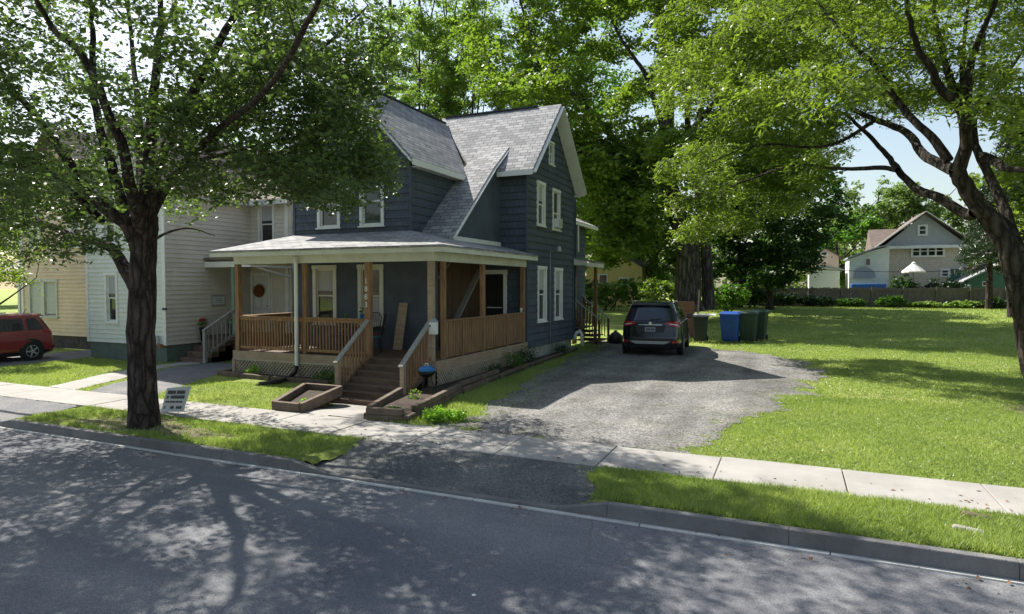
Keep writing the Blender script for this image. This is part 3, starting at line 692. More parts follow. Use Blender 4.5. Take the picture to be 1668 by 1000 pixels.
def clover():
    rng=np.random.default_rng(31); n=9000; x=rng.uniform(-2.5,9,n); y=rng.uniform(7.3,30,n); p=np.stack([x,y],1)
    ok=(sdf(p,DRIVE)<-.2)&((y<8.35)|(y>9.7))&(noise2(x*.9,y*.9,12)>.02)&(x>-2.0); p=p[ok]
    P=np.stack([p[:,0],p[:,1],zg(p[:,0],p[:,1])+.035],1); V,tn=leaves(P,.03,2,.045,.035,.15,0,2.5,rng=rng); tag(raw('clover',V,4,np.arange(len(V)),'leaf_pale',tint=tn),'pale clover and low weeds dotted through the right lawn','clover',kind='stuff')
clover()
# fallen leaves and litter: little dry leaves in the gutter and verge
def litter():
    rng=np.random.default_rng(4); n=320
    P=np.stack([rng.uniform(-13,3,n),rng.choice([6.8,7.3,8.6],n)+rng.normal(size=n)*.25,np.zeros(n)],1)
    P[:,2]=np.where(P[:,1]<6.97,-.135,np.where(P[:,1]<7.15,.02,.02)); P=P[(P[:,1]<6.96)|(P[:,1]>8.4)]
    V,tn=leaves(P,.01,1,.05,.03,.1,0,2.,rng=rng); tag(raw('fallen_leaves',V,4,np.arange(len(V)),'brown_wood',tint=tn),'scattered dry leaves along the kerb and pavement','leaves',kind='stuff')
litter()
# ================================================================== BLUE HOUSE
bh=thing('blue_house','dark blue two-storey gabled house with a wooden front porch, beside the gravel driveway','house',(-11,18,0))
AX0,AX1,AY=-14.25,-10.0,15.5; AR=-12.12; AE=6.25; ARZ=8.62
BX,BY0,BY1=-7.95,19.2,23.95; BRY=21.55; BRZ=8.93
def house():
    # --- front wall (plain height coordinates; frame origin at z=0)
    Mf=frame((AX0,AY,0),(1,0,0),(0,-1,0)); W=AX1-AX0; hw=W/2
    holes=[(.72,1.62,1.33,3.12),(2.42,3.32,1.33,3.12),(.92,1.78,4.25,5.75),(2.5,3.36,4.25,5.75),(1.75,2.5,6.55,7.45)]
    def limA(z):
        if z<=6.27: return (0,W)
        k=(z-6.27)/(ARZ-6.27-.05); k=min(k,1); return (hw*k,W-hw*k)
    w=MB(Mf); siding(w,lambda z:(0,W+.9) ,.62,3.5,.115,.016,holes); w.build('wall','blue_siding',bh)
    w=MB(Mf); siding(w,limA,3.5,ARZ-.08,.235,.03,holes); w.build('wall','blue_shake',bh)
    for i,(a,b,c,d) in enumerate(holes): window(bh,Mf,a,b,c,d,cas=.12 if i<2 else .1,trim='cream_trim' if i<2 else 'white_trim',curtain=('top','low','top',None,None)[i])
    # left wall, back walls
    Ml=frame((AX0,24.5,0),(0,-1,0),(-1,0,0)); w=MB(Ml); hl=[(2,2.9,4.3,5.9),(5.6,6.5,4.3,5.9),(5.6,6.5,1.4,3.2)]
    siding(w,lambda z:(0,9.0),.3,6.3,.235,.03,hl); w.build('wall','blue_shake',bh)
    for h in hl: window(bh,Ml,*h)
    # front mass right wall above the porch
    Mr=frame((AX1,AY,0),(0,1,0),(1,0,0)); w=MB(Mr); siding(w,lambda z:(0,3.7),3.4,6.3,.235,.03); w.build('wall','blue_shake',bh)
    # wing: street-facing wall and side wall
    Mw=frame((-10.0,BY0,0),(1,0,0),(0,-1,0)); w=MB(Mw); hd=[(.40,1.36,.68,3.02)]
    siding(w,lambda z:(-.1,2.05),.62,6.5,.235,.03,hd); w.build('wall','blue_shake',bh)
    Ms=frame((BX,BY0,0),(0,1,0),(1,0,0)); LB=BY1-BY0; rg=BRY-BY0
    hs=[(.84,1.62,4.55,6.05),(2.36,3.16,4.52,6.0),(.92,1.76,1.26,3.17),(2.58,3.44,1.26,3.15),(1.98,2.48,6.80,7.62)]
    def limB(z):
        if z<=6.50: return (0,LB)
        k=min(1,(z-6.50)/(BRZ-6.50-.06)); return (rg*k,LB-(LB-rg)*k)
    w=MB(Ms); siding(w,limB,.42,BRZ-.1,.235,.032,hs); w.build('wall','blue_shake',bh)
    for i,h in enumerate(hs): window(bh,Ms,*h,cas=.1 if i<4 else .07,curtain=('top',None,'top','top',None)[i],split=.5 if i!=1 else .42)
    # wing back wall, foundation
    w=MB(); w.box(-14.1,-8.0,BY1+.0,BY1+.03,.4,6.3); w.box(-14.2,-8,24.5,24.53,.3,6.3); w.build('wall','blue_shake',bh)
    f=MB(); f.box(AX0+.03,-9.4,AY+.03,24.4,-.3,.62); f.box(-10,BX-.03,BY0+.05,BY1-.05,-.3,.42); f.build('foundation','stone_foundation',bh)
    # corner boards
    c=MB(); 
    for (x,y,z0,z1) in ((AX0,AY,3.6,6.2),(AX1,AY,3.9,5.9),(BX,BY0,.45,6.2),(BX,BY1,.45,6.2)): c.box(x-.03,x+.045,y-.045 if y<20 or x>-9 else y,y+.03,z0,z1)
    build_each(c,'corner_board','blue_siding',bh)
    # recessed porch side wall: bare brown boards with a grey diagonal plank
    w=MB(); y=15.5
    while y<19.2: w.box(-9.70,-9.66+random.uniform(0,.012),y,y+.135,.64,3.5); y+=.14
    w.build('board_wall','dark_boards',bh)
    w=MB(); w.beam((-9.60,17.1,1.2),(-9.60,19.05,3.05),.05,.26,(1,0,0)); w.beam((-9.6,15.9,2.5),(-9.6,17.3,3.4),.04,.14,(1,0,0)); w.build('diagonal_plank','grey_wood',bh)
    # side door behind the porch
    d=MB(Mw); d.box(.40,.52,-.05,.06,.66,3.02); d.box(1.24,1.36,-.05,.06,.66,3.02); d.box(.38,1.38,-.05,.065,2.88,3.02); do=d.build('door_frame','white_trim',bh)
    d=MB(Mw); d.box(.52,1.24,-.06,-.03,.7,2.88); dd=d.build('door','black_plastic',do)
    d=MB(Mw); d.box(.6,1.16,-.032,-.02,1.75,1.78); d.box(.56,1.2,-.03,-.02,1.0,1.04); build_each(d,'door_rail','white_trim',do)
    # catslide cheek: vertical boards under the sloping roof edge
    XC=-8.9
    cy=[(16.05,3.93),(18.55,6.16),(20.2,7.40),(20.2,6.3),(19.2,6.2),(19.2,3.93)]
    w=MB(); y=16.0
    def topz(y): return np.interp(y,[16.05,18.55,20.2],[3.86,6.10,7.36])
    while y<20.2:
        y2=min(y+.2,20.2); b=3.93 if y<19.2 else np.interp(y,[19.2,20.2],[6.3,7.3]); b2=3.93 if y2<19.21 else np.interp(y2,[19.2,20.2],[6.3,7.3])
        if topz(y2)>b+.03:
            x=XC+random.uniform(0,.008); g=.006
            w.prism([(x,y+g,b),(x,y2,b2),(x,y2,max(topz(y2),b2+.01)),(x,y+g,max(topz(y),b+.005))],(-.04,0,0))
        y=y2
    w.build('cheek_wall','blue_siding',bh)
    w=MB(); w.box(XC-.03,XC+.05,15.9,19.16,3.74,3.92); build_each(w,'cheek_board','white_trim',bh)
    # --- roofs
    r=MB(); th=.12
    ez=6.05; OV=.35; xe=-9.68; xw=-14.57
    y0=15.08
    # right slope of front mass (meets wing roof in a valley), left slope
    r.slab([(xe,y0,ez),(xe,18.4,ez),(AR,BRY-.25,ARZ),(AR,y0,ARZ)],th)
    r.slab([(xw,24.8,ez),(xw,y0,ez),(AR,y0,ARZ),(AR,24.8,ARZ)],th)
    r.build('roof','roof_shingle',bh)
    r=MB(); xr=-7.58
    r.slab([(xe-.02,18.82,6.2),(xr,18.82,6.2),(xr,BRY,BRZ),(-12.45,BRY,BRZ),(-12.2,BRY-.25,BRZ-.28)],th)
    r.slab([(xr,24.3,6.2),(-12.0,24.3,6.2),(-12.45,BRY,BRZ),(xr,BRY,BRZ)],th)
    rf=r.build('roof','roof_shingle',bh)
    k=MB(); k.beam((-12.3,BRY,BRZ+.01),(-8.5,BRY,BRZ+.01),.16,.06); k.beam((AR,15.1,ARZ+.01),(AR,21.2,ARZ+.01),.14,.05); k.build('ridge_vent','black_plastic',rf)
    # catslide roof
    r=MB(); r.slab([(-9.98,15.85,3.90),(-8.83,15.85,3.90),(-8.83,18.55,6.27),(-9.98,18.55,6.27)],.1)
    r.slab([(-10.0,18.553,6.27),(-8.83,18.553,6.27),(-8.83,20.35,7.60),(-10.0,20.35,7.60)],.1)
    r.build('catslide_roof','roof_shingle',bh)
    # porch roof: hipped round the corner
    E=3.47; xl,xp,yf=-15.12,-7.52,13.02
    r=MB()
    r.slab([(xl,yf,E),(xp,yf,E),(-9.97,15.5,4.07),(-14.22,15.5,4.07)],.05)
    r.slab([(xp,yf-.0,E),(xp,19.17,E),(-9.97,19.17,4.07),(-9.97,15.503,4.07)],.05)
    r.slab([(xl,17.2,E),(xl,yf,E),(-14.22,15.5,4.07),(-14.22,17.2,4.07)],.05)
    r.build('porch_roof','pale_shingle_roof' if 0 else 'roof_shingle',bh)
    w=MB()
    w.box(xl+.02,xp-.02,yf+.02,yf+.05,E-.17,E-.052); w.box(xp-.05,xp-.02,yf+.05,19.15,E-.17,E-.052); w.box(xl+.02,xl+.05,yf+.05,17.2,E-.17,E-.052)
    pf=w.build('fascia','cream_trim',bh)
    w=MB(); w.box(-14.5,-7.93,13.33,13.45,3.10,3.32); w.box(-8.05,-7.93,13.45,19.15,3.10,3.32); w.box(-14.5,-14.38,13.45,15.5,3.10,3.32)
    w.box(-14.9,-7.7,13.07,19.15 if 0 else 15.45,3.322,3.34); w.box(-9.65,-7.6,15.451,19.15,3.322,3.34); w.build('porch_beam','cream_trim',bh)
    # main roof trim: rake boards, eave fascia
    w=MB()
    w.beam((xe+.01,15.09,ez-.10),(AR,15.09,ARZ-.10),.035,.24,(0,1,0)); w.beam((xw-.01,15.09,ez-.10),(AR,15.09,ARZ-.10),.035,.24,(0,1,0))
    w.beam((xr-.01,18.83,6.09),(xr-.01,BRY,BRZ-.11),.035,.23,(1,0,0)); w.beam((xr-.01,24.29,6.09),(xr-.01,BRY,BRZ-.11),.035,.23,(1,0,0))
    w.box(xe-.0,xe+.035,15.1,18.4,ez-.2,ez-.03); w.box(-8.83,xr,18.78,18.815,6.02,6.17); w.box(-12,xr,24.305,24.34,6.02,6.17)
    w.beam((-8.82,15.86,3.83),(-8.82,18.55,6.19),.03,.13,(1,0,0)); w.beam((-8.82,18.55,6.19),(-8.82,20.3,7.5),.03,.11,(1,0,0))
    w.build('roof_trim','white_trim',bh)
    # soffits under the gable overhangs
    w=MB(); d=.135
    w.prism([(BX+.02,18.86,6.2-d),(BX+.02,BRY,BRZ-d),(BX+.02,BRY,BRZ-d-.015),(BX+.02,18.86,6.2-d-.015)],(xr-.05-BX,0,0))
    w.prism([(BX+.02,24.27,6.2-d),(BX+.02,BRY,BRZ-d),(BX+.02,BRY,BRZ-d-.015),(BX+.02,24.27,6.2-d-.015)],(xr-.05-BX,0,0))
    w.prism([(xe-.02,15.46,ez-d),(AR,15.46,ARZ-d),(AR,15.46,ARZ-d-.015),(xe-.02,15.46,ez-d-.015)],(0,-.33,0))
    w.box(-9.98,-9.7,15.5,18.4,5.87,5.89); build_each(w,'soffit','white_trim',bh)
    # --- porch deck
    w=MB(); y=13.36
    while y<15.48: w.box(-14.52,-7.93,y,y+.135,.625,.66); y+=.14
    while y<19.15: w.box(-9.66,-7.93,y,y+.135,.625,.66); y+=.14
    w.build('porch_floor','old_deck',bh)
    w=MB(); w.box(-14.52,-9.93,13.31,13.355,.42,.655); w.box(-8.1,-7.90,13.31,13.355,.42,.655); w.box(-7.925,-7.885,13.36,19.15,.40,.655); w.box(-14.56,-14.525,13.31,15.5,.42,.655)
    w.build('rim_board','pale_wood',bh,bevel=.004)
    lattice(bh,(-14.5,13.34,0),(-9.95,13.34,0),.02,.42); lattice(bh,(-7.93,13.42,0),(-7.93,19.1,0),-.02,.40); lattice(bh,(-14.54,15.5,0),(-14.54,13.36,0),.02,.42)
    w=MB(); 
    for x in (-14.52,-12.2,-9.98): w.box(x-.05,x+.05,13.29,13.33,0,.42)
    build_each(w,'skirt_post','pale_wood',bh)
    # posts
    def post(x,y,z0,z1,s=.062,m='new_wood'):
        w=MB(); w.box(x-s,x+s,y-s,y+s,z0,z1); w.build('porch_post',m,bh,bevel=.006)
    post(-14.42,13.41,.0,3.1,.07); post(-12.02,13.45,.66,3.1); post(-9.93,13.42,.0,3.1,.075); post(-8.06,13.40,-.1,3.1,.07,'pale_wood')
    post(-7.99,13.86,.66,3.1,.055); post(-7.97,16.02,.66,3.1,.062); post(-8.0,19.0,.66,3.1,.065); post(-7.94,14.76,.55,1.64,.04); post(-7.94,17.6,.55,1.64,.04)
    railing(bh,(-14.35,13.41,0),(-12.08,13.41,0),.68,1.63); railing(bh,(-11.96,13.41,0),(-10.0,13.41,0),.68,1.63); railing(bh,(-14.42,13.48,0),(-14.42,15.45,0),.68,1.63,capw=.2)
    # side railing: close-set upright boards
    for (a,b) in ((13.92,14.72),(14.80,15.96),(16.08,17.56),(17.64,18.94)):
        w=MB(); y=a
        while y<b-.02: w.box(-7.965,-7.935+random.uniform(0,.006),y,min(y+.082,b),.69,1.60); y+=.118
        w.box(-7.99,-7.967,a,b,1.45,1.55); w.box(-7.99,-7.967,a,b,.74,.84)
        o=w.build('railing','new_wood',bh)
        w=MB(); w.box(-8.02,-7.89,a,b,1.605,1.64); w.build('handrail','new_wood',o)
    # steps
    w=MB(); n=6; zb=-.25; rise=(.66-zb)/(n+1); run=.245
    for i in range(n):
        z=zb+rise*(i+1); y=13.3-run*(n-i)
        w.box(-9.86,-8.14,y-.02,y+run+.01,z-.035,z)
    st=w.build('stair','old_deck',bh,bevel=.005)
    w=MB()
    for i in range(n+1):
        z=zb+rise*i; y=13.3-run*(n-i); w.box(-9.83,-8.17,y+.0,y+.02,z-.0,z+rise-.037)
    w.build('riser','old_deck',st)
    w=MB()
    for x in (-9.885,-8.15): w.prism([(x,13.3,.62),(x,13.3,.30),(x,11.98,-.28),(x,11.80,-.25),(x,11.82,-.13)],(.035,0,0))
    build_each(w,'stringer','old_deck',st)
    for x in (-9.92,-8.08):
        w=MB(); w.box(x-.055,x+.055,12.12,12.23,-.3,.72); w.build('newel_post','pale_wood',bh,bevel=.006)
        w=MB()
        for i in range(9):
            t=(i+.6)/9.4; y=12.2+1.12*t; z=.70+.86*t; w.box(x-.018,x+.018,y-.018,y+.018,z-.98+.18*0+.0 if 0 else max(-.15,z-.95),z-.02)
        w.beam((x,12.2,-.1),(x,13.32,.74),.035,.09)
        o=w.build('stair_railing','new_wood',bh)
        w=MB(); w.beam((x,12.08,.66),(x,13.36,1.62),.12,.04); w.build('handrail','grey_wood',o)
    # downspout with black drain pipe
    w=MB(); w.tube([(-12.16,13.22,3.28),(-12.17,13.26,3.1),(-12.18,13.26,.34),(-12.18,13.24,.30)],.05,10); ds=w.build('downspout','white_trim',bh,smooth=True)
    w=MB(); w.tube([(-12.18,13.25,.34),(-12.18,13.2,.16),(-12.05,12.8,.07),(-11.95,12.3,.05),(-12.15,11.9,.045)],.055,10); w.build('drain_pipe','black_plastic',ds,smooth=True)
    # wing downspout elbow, wall lamp conduit and lamp
    w=MB(); w.tube([(BX+.06,21.25,3.72),(BX+.06,21.25,.45)],.018,8); w.tube([(BX+.06,21.25,3.72),(BX+.06,21.7,3.74)],.015,6); w.build('conduit','grey_wood',bh,smooth=True)
    w=MB(); w.tube([(BX+.03,21.78,3.78),(BX+.16,21.78,3.90)],.02,6); w.lathe((BX+.2,21.78,3.72),[(.02,.2),(.06,.19),(.09,.10),(.10,.02),(.085,0)],14); wl=w.build('wall_lamp','silver_plastic',bh,smooth=True)
    w=MB(); w.tube([(-7.9,24.0,.35),(-7.82,24.05,.62),(-7.7,24.1,.7),(-7.62,24.12,.55),(-7.58,24.1,.1)],.07,10); w.build('vent_pipe','white_plastic',bh,smooth=True)
    # house number running down the porch post
    for i,ch in enumerate('1883'):
        c=bpy.data.curves.new('number','FONT'); c.body=ch; c.size=.19; c.extrude=.003; c.align_x='CENTER'; c.materials.append(M_('white_plastic'))
        tmp=bpy.data.objects.new('tmp',c); me=bpy.data.meshes.new_from_object(tmp); bpy.data.objects.remove(tmp); me.materials.clear(); me.materials.append(M_('white_plastic')); me.materials[0]=M_('white_trim'); o=bpy.data.objects.new('house_number',me); COL.objects.link(o); o.parent=bh; o.rotation_euler=(PI/2,0,0); o.location=Vector((-9.95,13.335,2.55-i*.2))-bh.location
    # rear entrance: small roof, post, steps
    w=MB(); w.slab([(-8.7,24.0,3.75),(-7.35,23.95,3.52),(-7.35,26.4,3.45),(-8.7,26.4,3.68)],.05); pr=w.build('rear_porch_roof','roof_shingle',bh)
    w=MB(); w.hexa([(-8.7,23.98,3.3),(-7.38,23.98,3.3),(-7.38,24.0,3.3),(-8.7,24.0,3.3)],[(-8.7,23.98,3.69),(-7.38,23.98,3.46),(-7.38,24.0,3.46),(-8.7,24.0,3.69)]); w.box(-7.4,-7.37,24.0,26.4,3.25,3.41); w.build('fascia','cream_trim',pr)
    w=MB(); w.box(-8.6,-8.5,26.1,26.2,0,3.5); w.box(-7.75,-7.63,26.2,26.32,0,3.3); w.build('rear_post','brown_wood',bh)
    w=MB(); Mx=frame((-8.7,24.0,0),(0,1,0),(1,0,0)); w.M=Mx; siding(w,lambda z:(-.1,4.0),.3,5.4,.235,.03); w.build('rear_wall','blue_shake',bh)
    w=MB(); w.slab([(-9.5,23.9,5.75),(-8.15,23.9,5.15),(-8.15,28.2,5.15),(-9.5,28.2,5.75)],.1); w.build('rear_roof','roof_shingle',bh)
    w=MB(); w.box(-8.18,-8.14,24.32,28.2,5.0,5.12); w.tube([(-8.2,25.4,5.0),(-8.2,25.45,3.9)],.04,8); w.tube([(-8.6,25.5,3.3),(-8.35,25.5,2.9),(-8.35,25.5,1.5)],.04,8); build_each(w,'rear_gutter','white_trim',bh)
    w=MB(); w.box(-8.7,-8.5,25.2,27.4,.95,1.02); w.build('rear_deck','brown_wood',bh)
    w=MB()
    for i in range(5): z=.18*(i+1); w.box(-8.5,-8.5+1.1-.22*i,26.0,27.3,z-.04,z)
    w.build('rear_stair','old_deck',bh)
    for y in (25.9,27.35):
        w=MB()
        for i in range(9): t=i/8; x=-8.5+1.05*t; w.box(x-.018,x+.018,y-.018,y+.018,1.0-.85*t,1.86-.85*t)
        w.box(-7.46,-7.37,y-.045,y+.045,0,1.05); w.box(-8.6,-8.51,y-.045,y+.045,0,1.98)
        o=w.build('stair_railing','brown_wood',bh); w=MB(); w.beam((-8.56,y,1.95),(-7.36,y,1.04),.12,.04); w.build('handrail','grey_wood',o)
house()
# -------- small things about the porch
def ac():
    t=thing('air_conditioner','white air conditioner sticking out of the upper right side window of the blue house','air conditioner',(-7.9,22.0,4.62))
    m=MB(); m.box(-7.97,-7.76,21.72,22.2,4.60,4.92); m.build('housing','white_plastic',t,bevel=.01)
    m=MB()
    for i in range(8): m.box(-7.758,-7.75,21.75,22.17,4.63+i*.034,4.645+i*.034)
    m.build('grille','grey_dish',t)
ac()
def mailbox():
    t=thing('mailbox','small white mailbox hanging on the pale porch post beside the steps','mailbox',(-8.02,13.28,1.35))
    m=MB(); m.box(-8.02,-7.82,13.2,13.32,1.32,1.62); m.build('box','white_plastic',t,bevel=.015)
    m=MB(); m.prism([(-8.03,13.19,1.62),(-7.81,13.19,1.62),(-7.92,13.19,1.72)],(0,.14,0)); m.build('lid','grey_dish',t)
    m=MB(); m.box(-8.0,-7.96,13.19,13.199,1.5,1.55); m.build('slot','ink',t)
mailbox()
def cup():
    m=MB(); m.lathe((-7.95,18.75,1.645),[(.035,0),(.05,.13),(.052,.135),(.045,.13)],14); tag(m.build('cup','white_plastic',smooth=True),'white cup left at the far end of the porch side railing','cup')
cup()
def lamp():
    t=thing('porch_light','small lit bulb under the eave over the porch steps','light',(-8.7,13.9,3.32)); m=MB(); m.lathe((-8.7,13.9,3.20),[(.02,0),(.05,.03),(.055,.07),(.03,.12)],12)
    mm=bpy.data.materials.new('lit_bulb'); mm.use_nodes=True; p=mm.node_tree.nodes['Principled BSDF']; p.inputs['Emission Color'].default_value=(1,.82,.55,1); p.inputs['Emission Strength'].default_value=12; p.inputs['Base Color'].default_value=(.9,.85,.7,1)
    m.build('bulb',mm,t,smooth=True)
lamp()
m=MB(); m.prism([(-10.43,15.2,.67),(-10.13,15.2,.67),(-10.08,15.44,2.0),(-10.36,15.44,2.0)],(0,.03,0)); tag(m.build('plank','pale_wood'),'pale loose plank leaning against the house wall behind the steps','plank')
def chair(name,label,x,y,rz,metal='black_metal',cush=None,group=None):
    t=thing(name,label,'chair',(x,y,.66),rz,group=group); m=MB()
    for sx in (-.22,.22):
        for sy in (-.2,.22):
            l=MB(); l.tube([(sx*1.1,sy*1.1,0),(sx,sy,.43)],.014,6); l.build('leg',metal,t,local=True)
    m=MB(); m.box(-.25,.25,-.23,.24,.43,.455); m.build('seat',cush or metal,t,local=True,bevel=.01)
    m=MB(); m.tube([(-.24,.24,.44),(-.25,.33,.95),(-.15,.35,1.05),(.15,.35,1.05),(.25,.33,.95),(.24,.24,.44)],.014,6)
    for i in range(6): x_=-.18+.072*i; m.tube([(x_,.25,.46),(x_,.34,1.02)],.007,5)
    m.build('backrest',metal,t,local=True); 
    m=MB(); m.tube([(-.26,-.2,.43),(-.28,-.2,.66),(-.28,.28,.66)],.012,5); m.tube([(.26,-.2,.43),(.28,-.2,.66),(.28,.28,.66)],.012,5); m.build('armrest',metal,t,local=True)
    return t
chair('patio_chair','dark metal patio chair on the porch, nearest the downspout',-11.75,14.2,R(80))
chair('patio_chair','dark metal patio chair with a teal seat, between the porch table and the steps',-10.5,14.35,R(-60),cush='teal_fabric')
chair('cushioned_chair','red-cushioned metal chair behind the porch railing by the house wall',-11.15,15.0,0,cush='red_fabric')
def ptable():
    t=thing('patio_table','round dark metal patio table on the front porch','table',(-11.15,14.15,.66)); m=MB(); m.lathe((0,0,.7),[(.02,0),(.36,0),(.37,.012),(.36,.025),(.02,.026)],24); m.build('table_top','black_metal',t,local=True)
    for k in range(3):
        a=k*2.09; m=MB(); m.tube([(.28*math.cos(a),.28*math.sin(a),0),(.05*math.cos(a),.05*math.sin(a),.4),(.2*math.cos(a),.2*math.sin(a),.7)],.013,6); m.build('leg','black_metal',t,local=True)
ptable()
def pot(name,label,x,y,z,m_,r=.09,h=.16,flow='flower_red',seed=1,group=None,fh=.2,n=60):
    t=thing(name,label,'potted plant',(x,y,z),group=group); m=MB(); m.lathe((x,y,z),[(r*.7,0),(r,h),(r*1.08,h),(r*1.08,h*.9),(r*.85,h*.93)],14); m.build('pot',m_,t,smooth=True)
    rng=np.random.default_rng(seed); V,tn=leaves(np.array([[x,y,z+h+fh*.4]]),r*1.5,n,.06,.035,1,0,.3,rng=rng); raw('foliage',V,4,np.arange(len(V)),'leaf_shrub',t,tint=tn)
    if flow:
        V,tn=leaves(np.array([[x,y,z+h+fh*.75]]),r*1.2,n//2,.05,.045,.7,0,.5,rng=rng); raw('flower',V,4,np.arange(len(V)),flow,t,tint=tn)
pot('flower_pot','blue glazed pot on the porch table',-11.2,14.1,1.385,'blue_enamel',.08,.15,None,3)
pot('flower_pot','pot with a blue flowering plant on the front porch rail by the house number',-10.15,13.41,1.65,'blue_enamel',.06,.12,None,4,n=30)
# kettle grill with a blue lid
def grill():
    x,y=-7.62,12.45; z0=0
    t=thing('kettle_grill','small charcoal grill with a shiny blue lid beside the lower step post','grill',(x,y,z0))
    for k in range(3):
        a=k*2.09+.4; m=MB(); m.tube([(x+.2*math.cos(a),y+.2*math.sin(a),z0),(x+.1*math.cos(a),y+.1*math.sin(a),z0+.42)],.012,6); m.build('leg','black_metal',t)
    m=MB(); m.lathe((x,y,z0+.40),[(.03,0),(.13,.03),(.18,.09),(.2,.15)],20); m.build('bowl','black_metal',t,smooth=True)
    m=MB(); m.lathe((x,y,z0+.552),[(.205,0),(.19,.055),(.13,.10),(.05,.12),(.01,.122)],20); l=m.build('lid','blue_enamel',t,smooth=True)
    m=MB(); m.tube([(x-.04,y,z0+.67),(x-.03,y,z0+.72),(x+.03,y,z0+.72),(x+.04,y,z0+.67)],.012,6); m.build('handle','white_plastic',l)
grill()
# timber planters
def timbers(name,label,polys,cat='planter',soil=None):
    t=thing(name,label,cat,(polys[0][0][0],polys[0][0][1],0))
    for a,b,z,w,h in polys:
        m=MB(); m.beam((a[0],a[1],z),(b[0],b[1],z),w,h); m.build('timber','timber',t,bevel=.012)
    if soil:
        m=MB(); m.prism([(p[0],p[1],-.1) for p in soil[0]],(0,0,soil[1]+.1)); m.build('soil','soil',t)
    return t
PL=[(-9.46,9.66),(-8.80,9.66),(-9.50,11.75),(-10.55,11.75)]
timbers('timber_planter','low raised bed of old timbers left of the front walk',[(PL[i],PL[(i+1)%4],z,.11,.115) for z in (.03,.135) for i in range(4)],soil=(PL,.05))
PRr=[(-7.22,9.68),(-6.5,9.80),(-7.0,12.9),(-7.85,12.9)]
timbers('timber_planter','low raised bed of old timbers right of the front walk, with dry flowers',[((-7.22,9.68),(-6.5,9.80),.05,.12,.12),((-7.22,9.68),(-6.5,9.80),.175,.12,.12),((-7.27,9.72),(-7.93,11.9),.05,.11,.12),((-7.30,9.85),(-7.95,11.9),.175,.11,.12),((-6.45,9.8),(-7.0,12.9),.05,.12,.12),((-6.52,10.2),(-7.02,12.9),.175,.12,.12)],soil=(PRr,.12))
timbers('landscape_edging','long row of weathered timbers edging the bed along the driveway side of the house',[((-6.95,12.9),(-7.22,15.3),.06,.12,.13),((-7.16,15.35),(-7.40,18.0),.06,.12,.13),((-7.40,18.05),(-7.52,20.8),.05,.12,.12),((-7.52,20.85),(-7.66,23.6),.05,.12,.12),((-7.12,13.1),(-7.3,15.6),.185,.1,.1)],cat='edging',soil=([(-7.0,13),(-7.5,23.4),(-7.9,23.4),(-7.9,13)],.06))
timbers('landscape_edging','short timber edging at the foot of the porch lattice by the downspout',[((-14.72,12.95),(-12.6,12.72),.05,.12,.12),((-12.5,12.72),(-10.65,12.75),.05,.12,.12),((-14.72,12.95),(-14.75,13.4),.05,.12,.12)],cat='edging',soil=([(-14.7,13),(-10.6,12.8),(-10.6,13.28),(-14.7,13.28)],.05))
for i,(x,y,r,h,n,lm,lb) in enumerate([(-9.35,10.35,.13,.2,200,'leaf_lime','small bright seedling in the left timber planter'),(-9.95,11.6,.25,.35,420,'leaf_shrub','leafy plant at the back of the left timber planter'),
    (-7.1,10.25,.25,.16,420,'leaf_shrub','low green ground plant at the front of the right timber planter'),(-7.3,11.4,.18,.3,260,'leaf_pale','dry flowering plant in the middle of the right timber planter'),
    (-5.95,10.05,.30,.26,1600,'leaf_lime','bright lime-green mound at the pavement edge of the driveway'),(-5.62,10.25,.2,.2,700,'leaf_lime','second smaller lime-green mound beside the driveway edge'),
    (-7.55,17.3,.35,.5,700,'leaf_shrub','weedy shrub growing against the middle of the porch lattice'),(-7.55,18.3,.35,.65,800,'leaf_dark','darker shrub at the back end of the porch lattice'),(-7.5,15.8,.3,.35,500,'leaf_dark','low dark plant under the brown side railing'),
    (-7.6,21.6,.3,.42,700,'leaf_dark','dark green bush against the foundation below the lower windows'),
    (-13.6,13.1,.22,.3,350,'leaf_lime','weed growing at the left end of the porch lattice'),(-11.0,13.0,.35,.28,600,'leaf_shrub','weeds beneath the porch lattice left of the steps'),(-10.25,12.6,.25,.45,420,'leaf_shrub','weedy clump behind the left stair post')]):
    bush('plant',lb,(x,y),r,h,n,.055,.028,lm,'plant',group='plants in the beds round the porch',seed=20+i,stems=4)
# white quarter-stone block and footing
m=MB(); m.box(-8.0,-7.86,19.15,19.65,-.05,.44); m.box(-8.0,-7.87,22.3,22.9,-.05,.4); tag(m.build('foundation_block','concrete',bevel=.02),'pale concrete footing at the near corner of the blue house','footing')
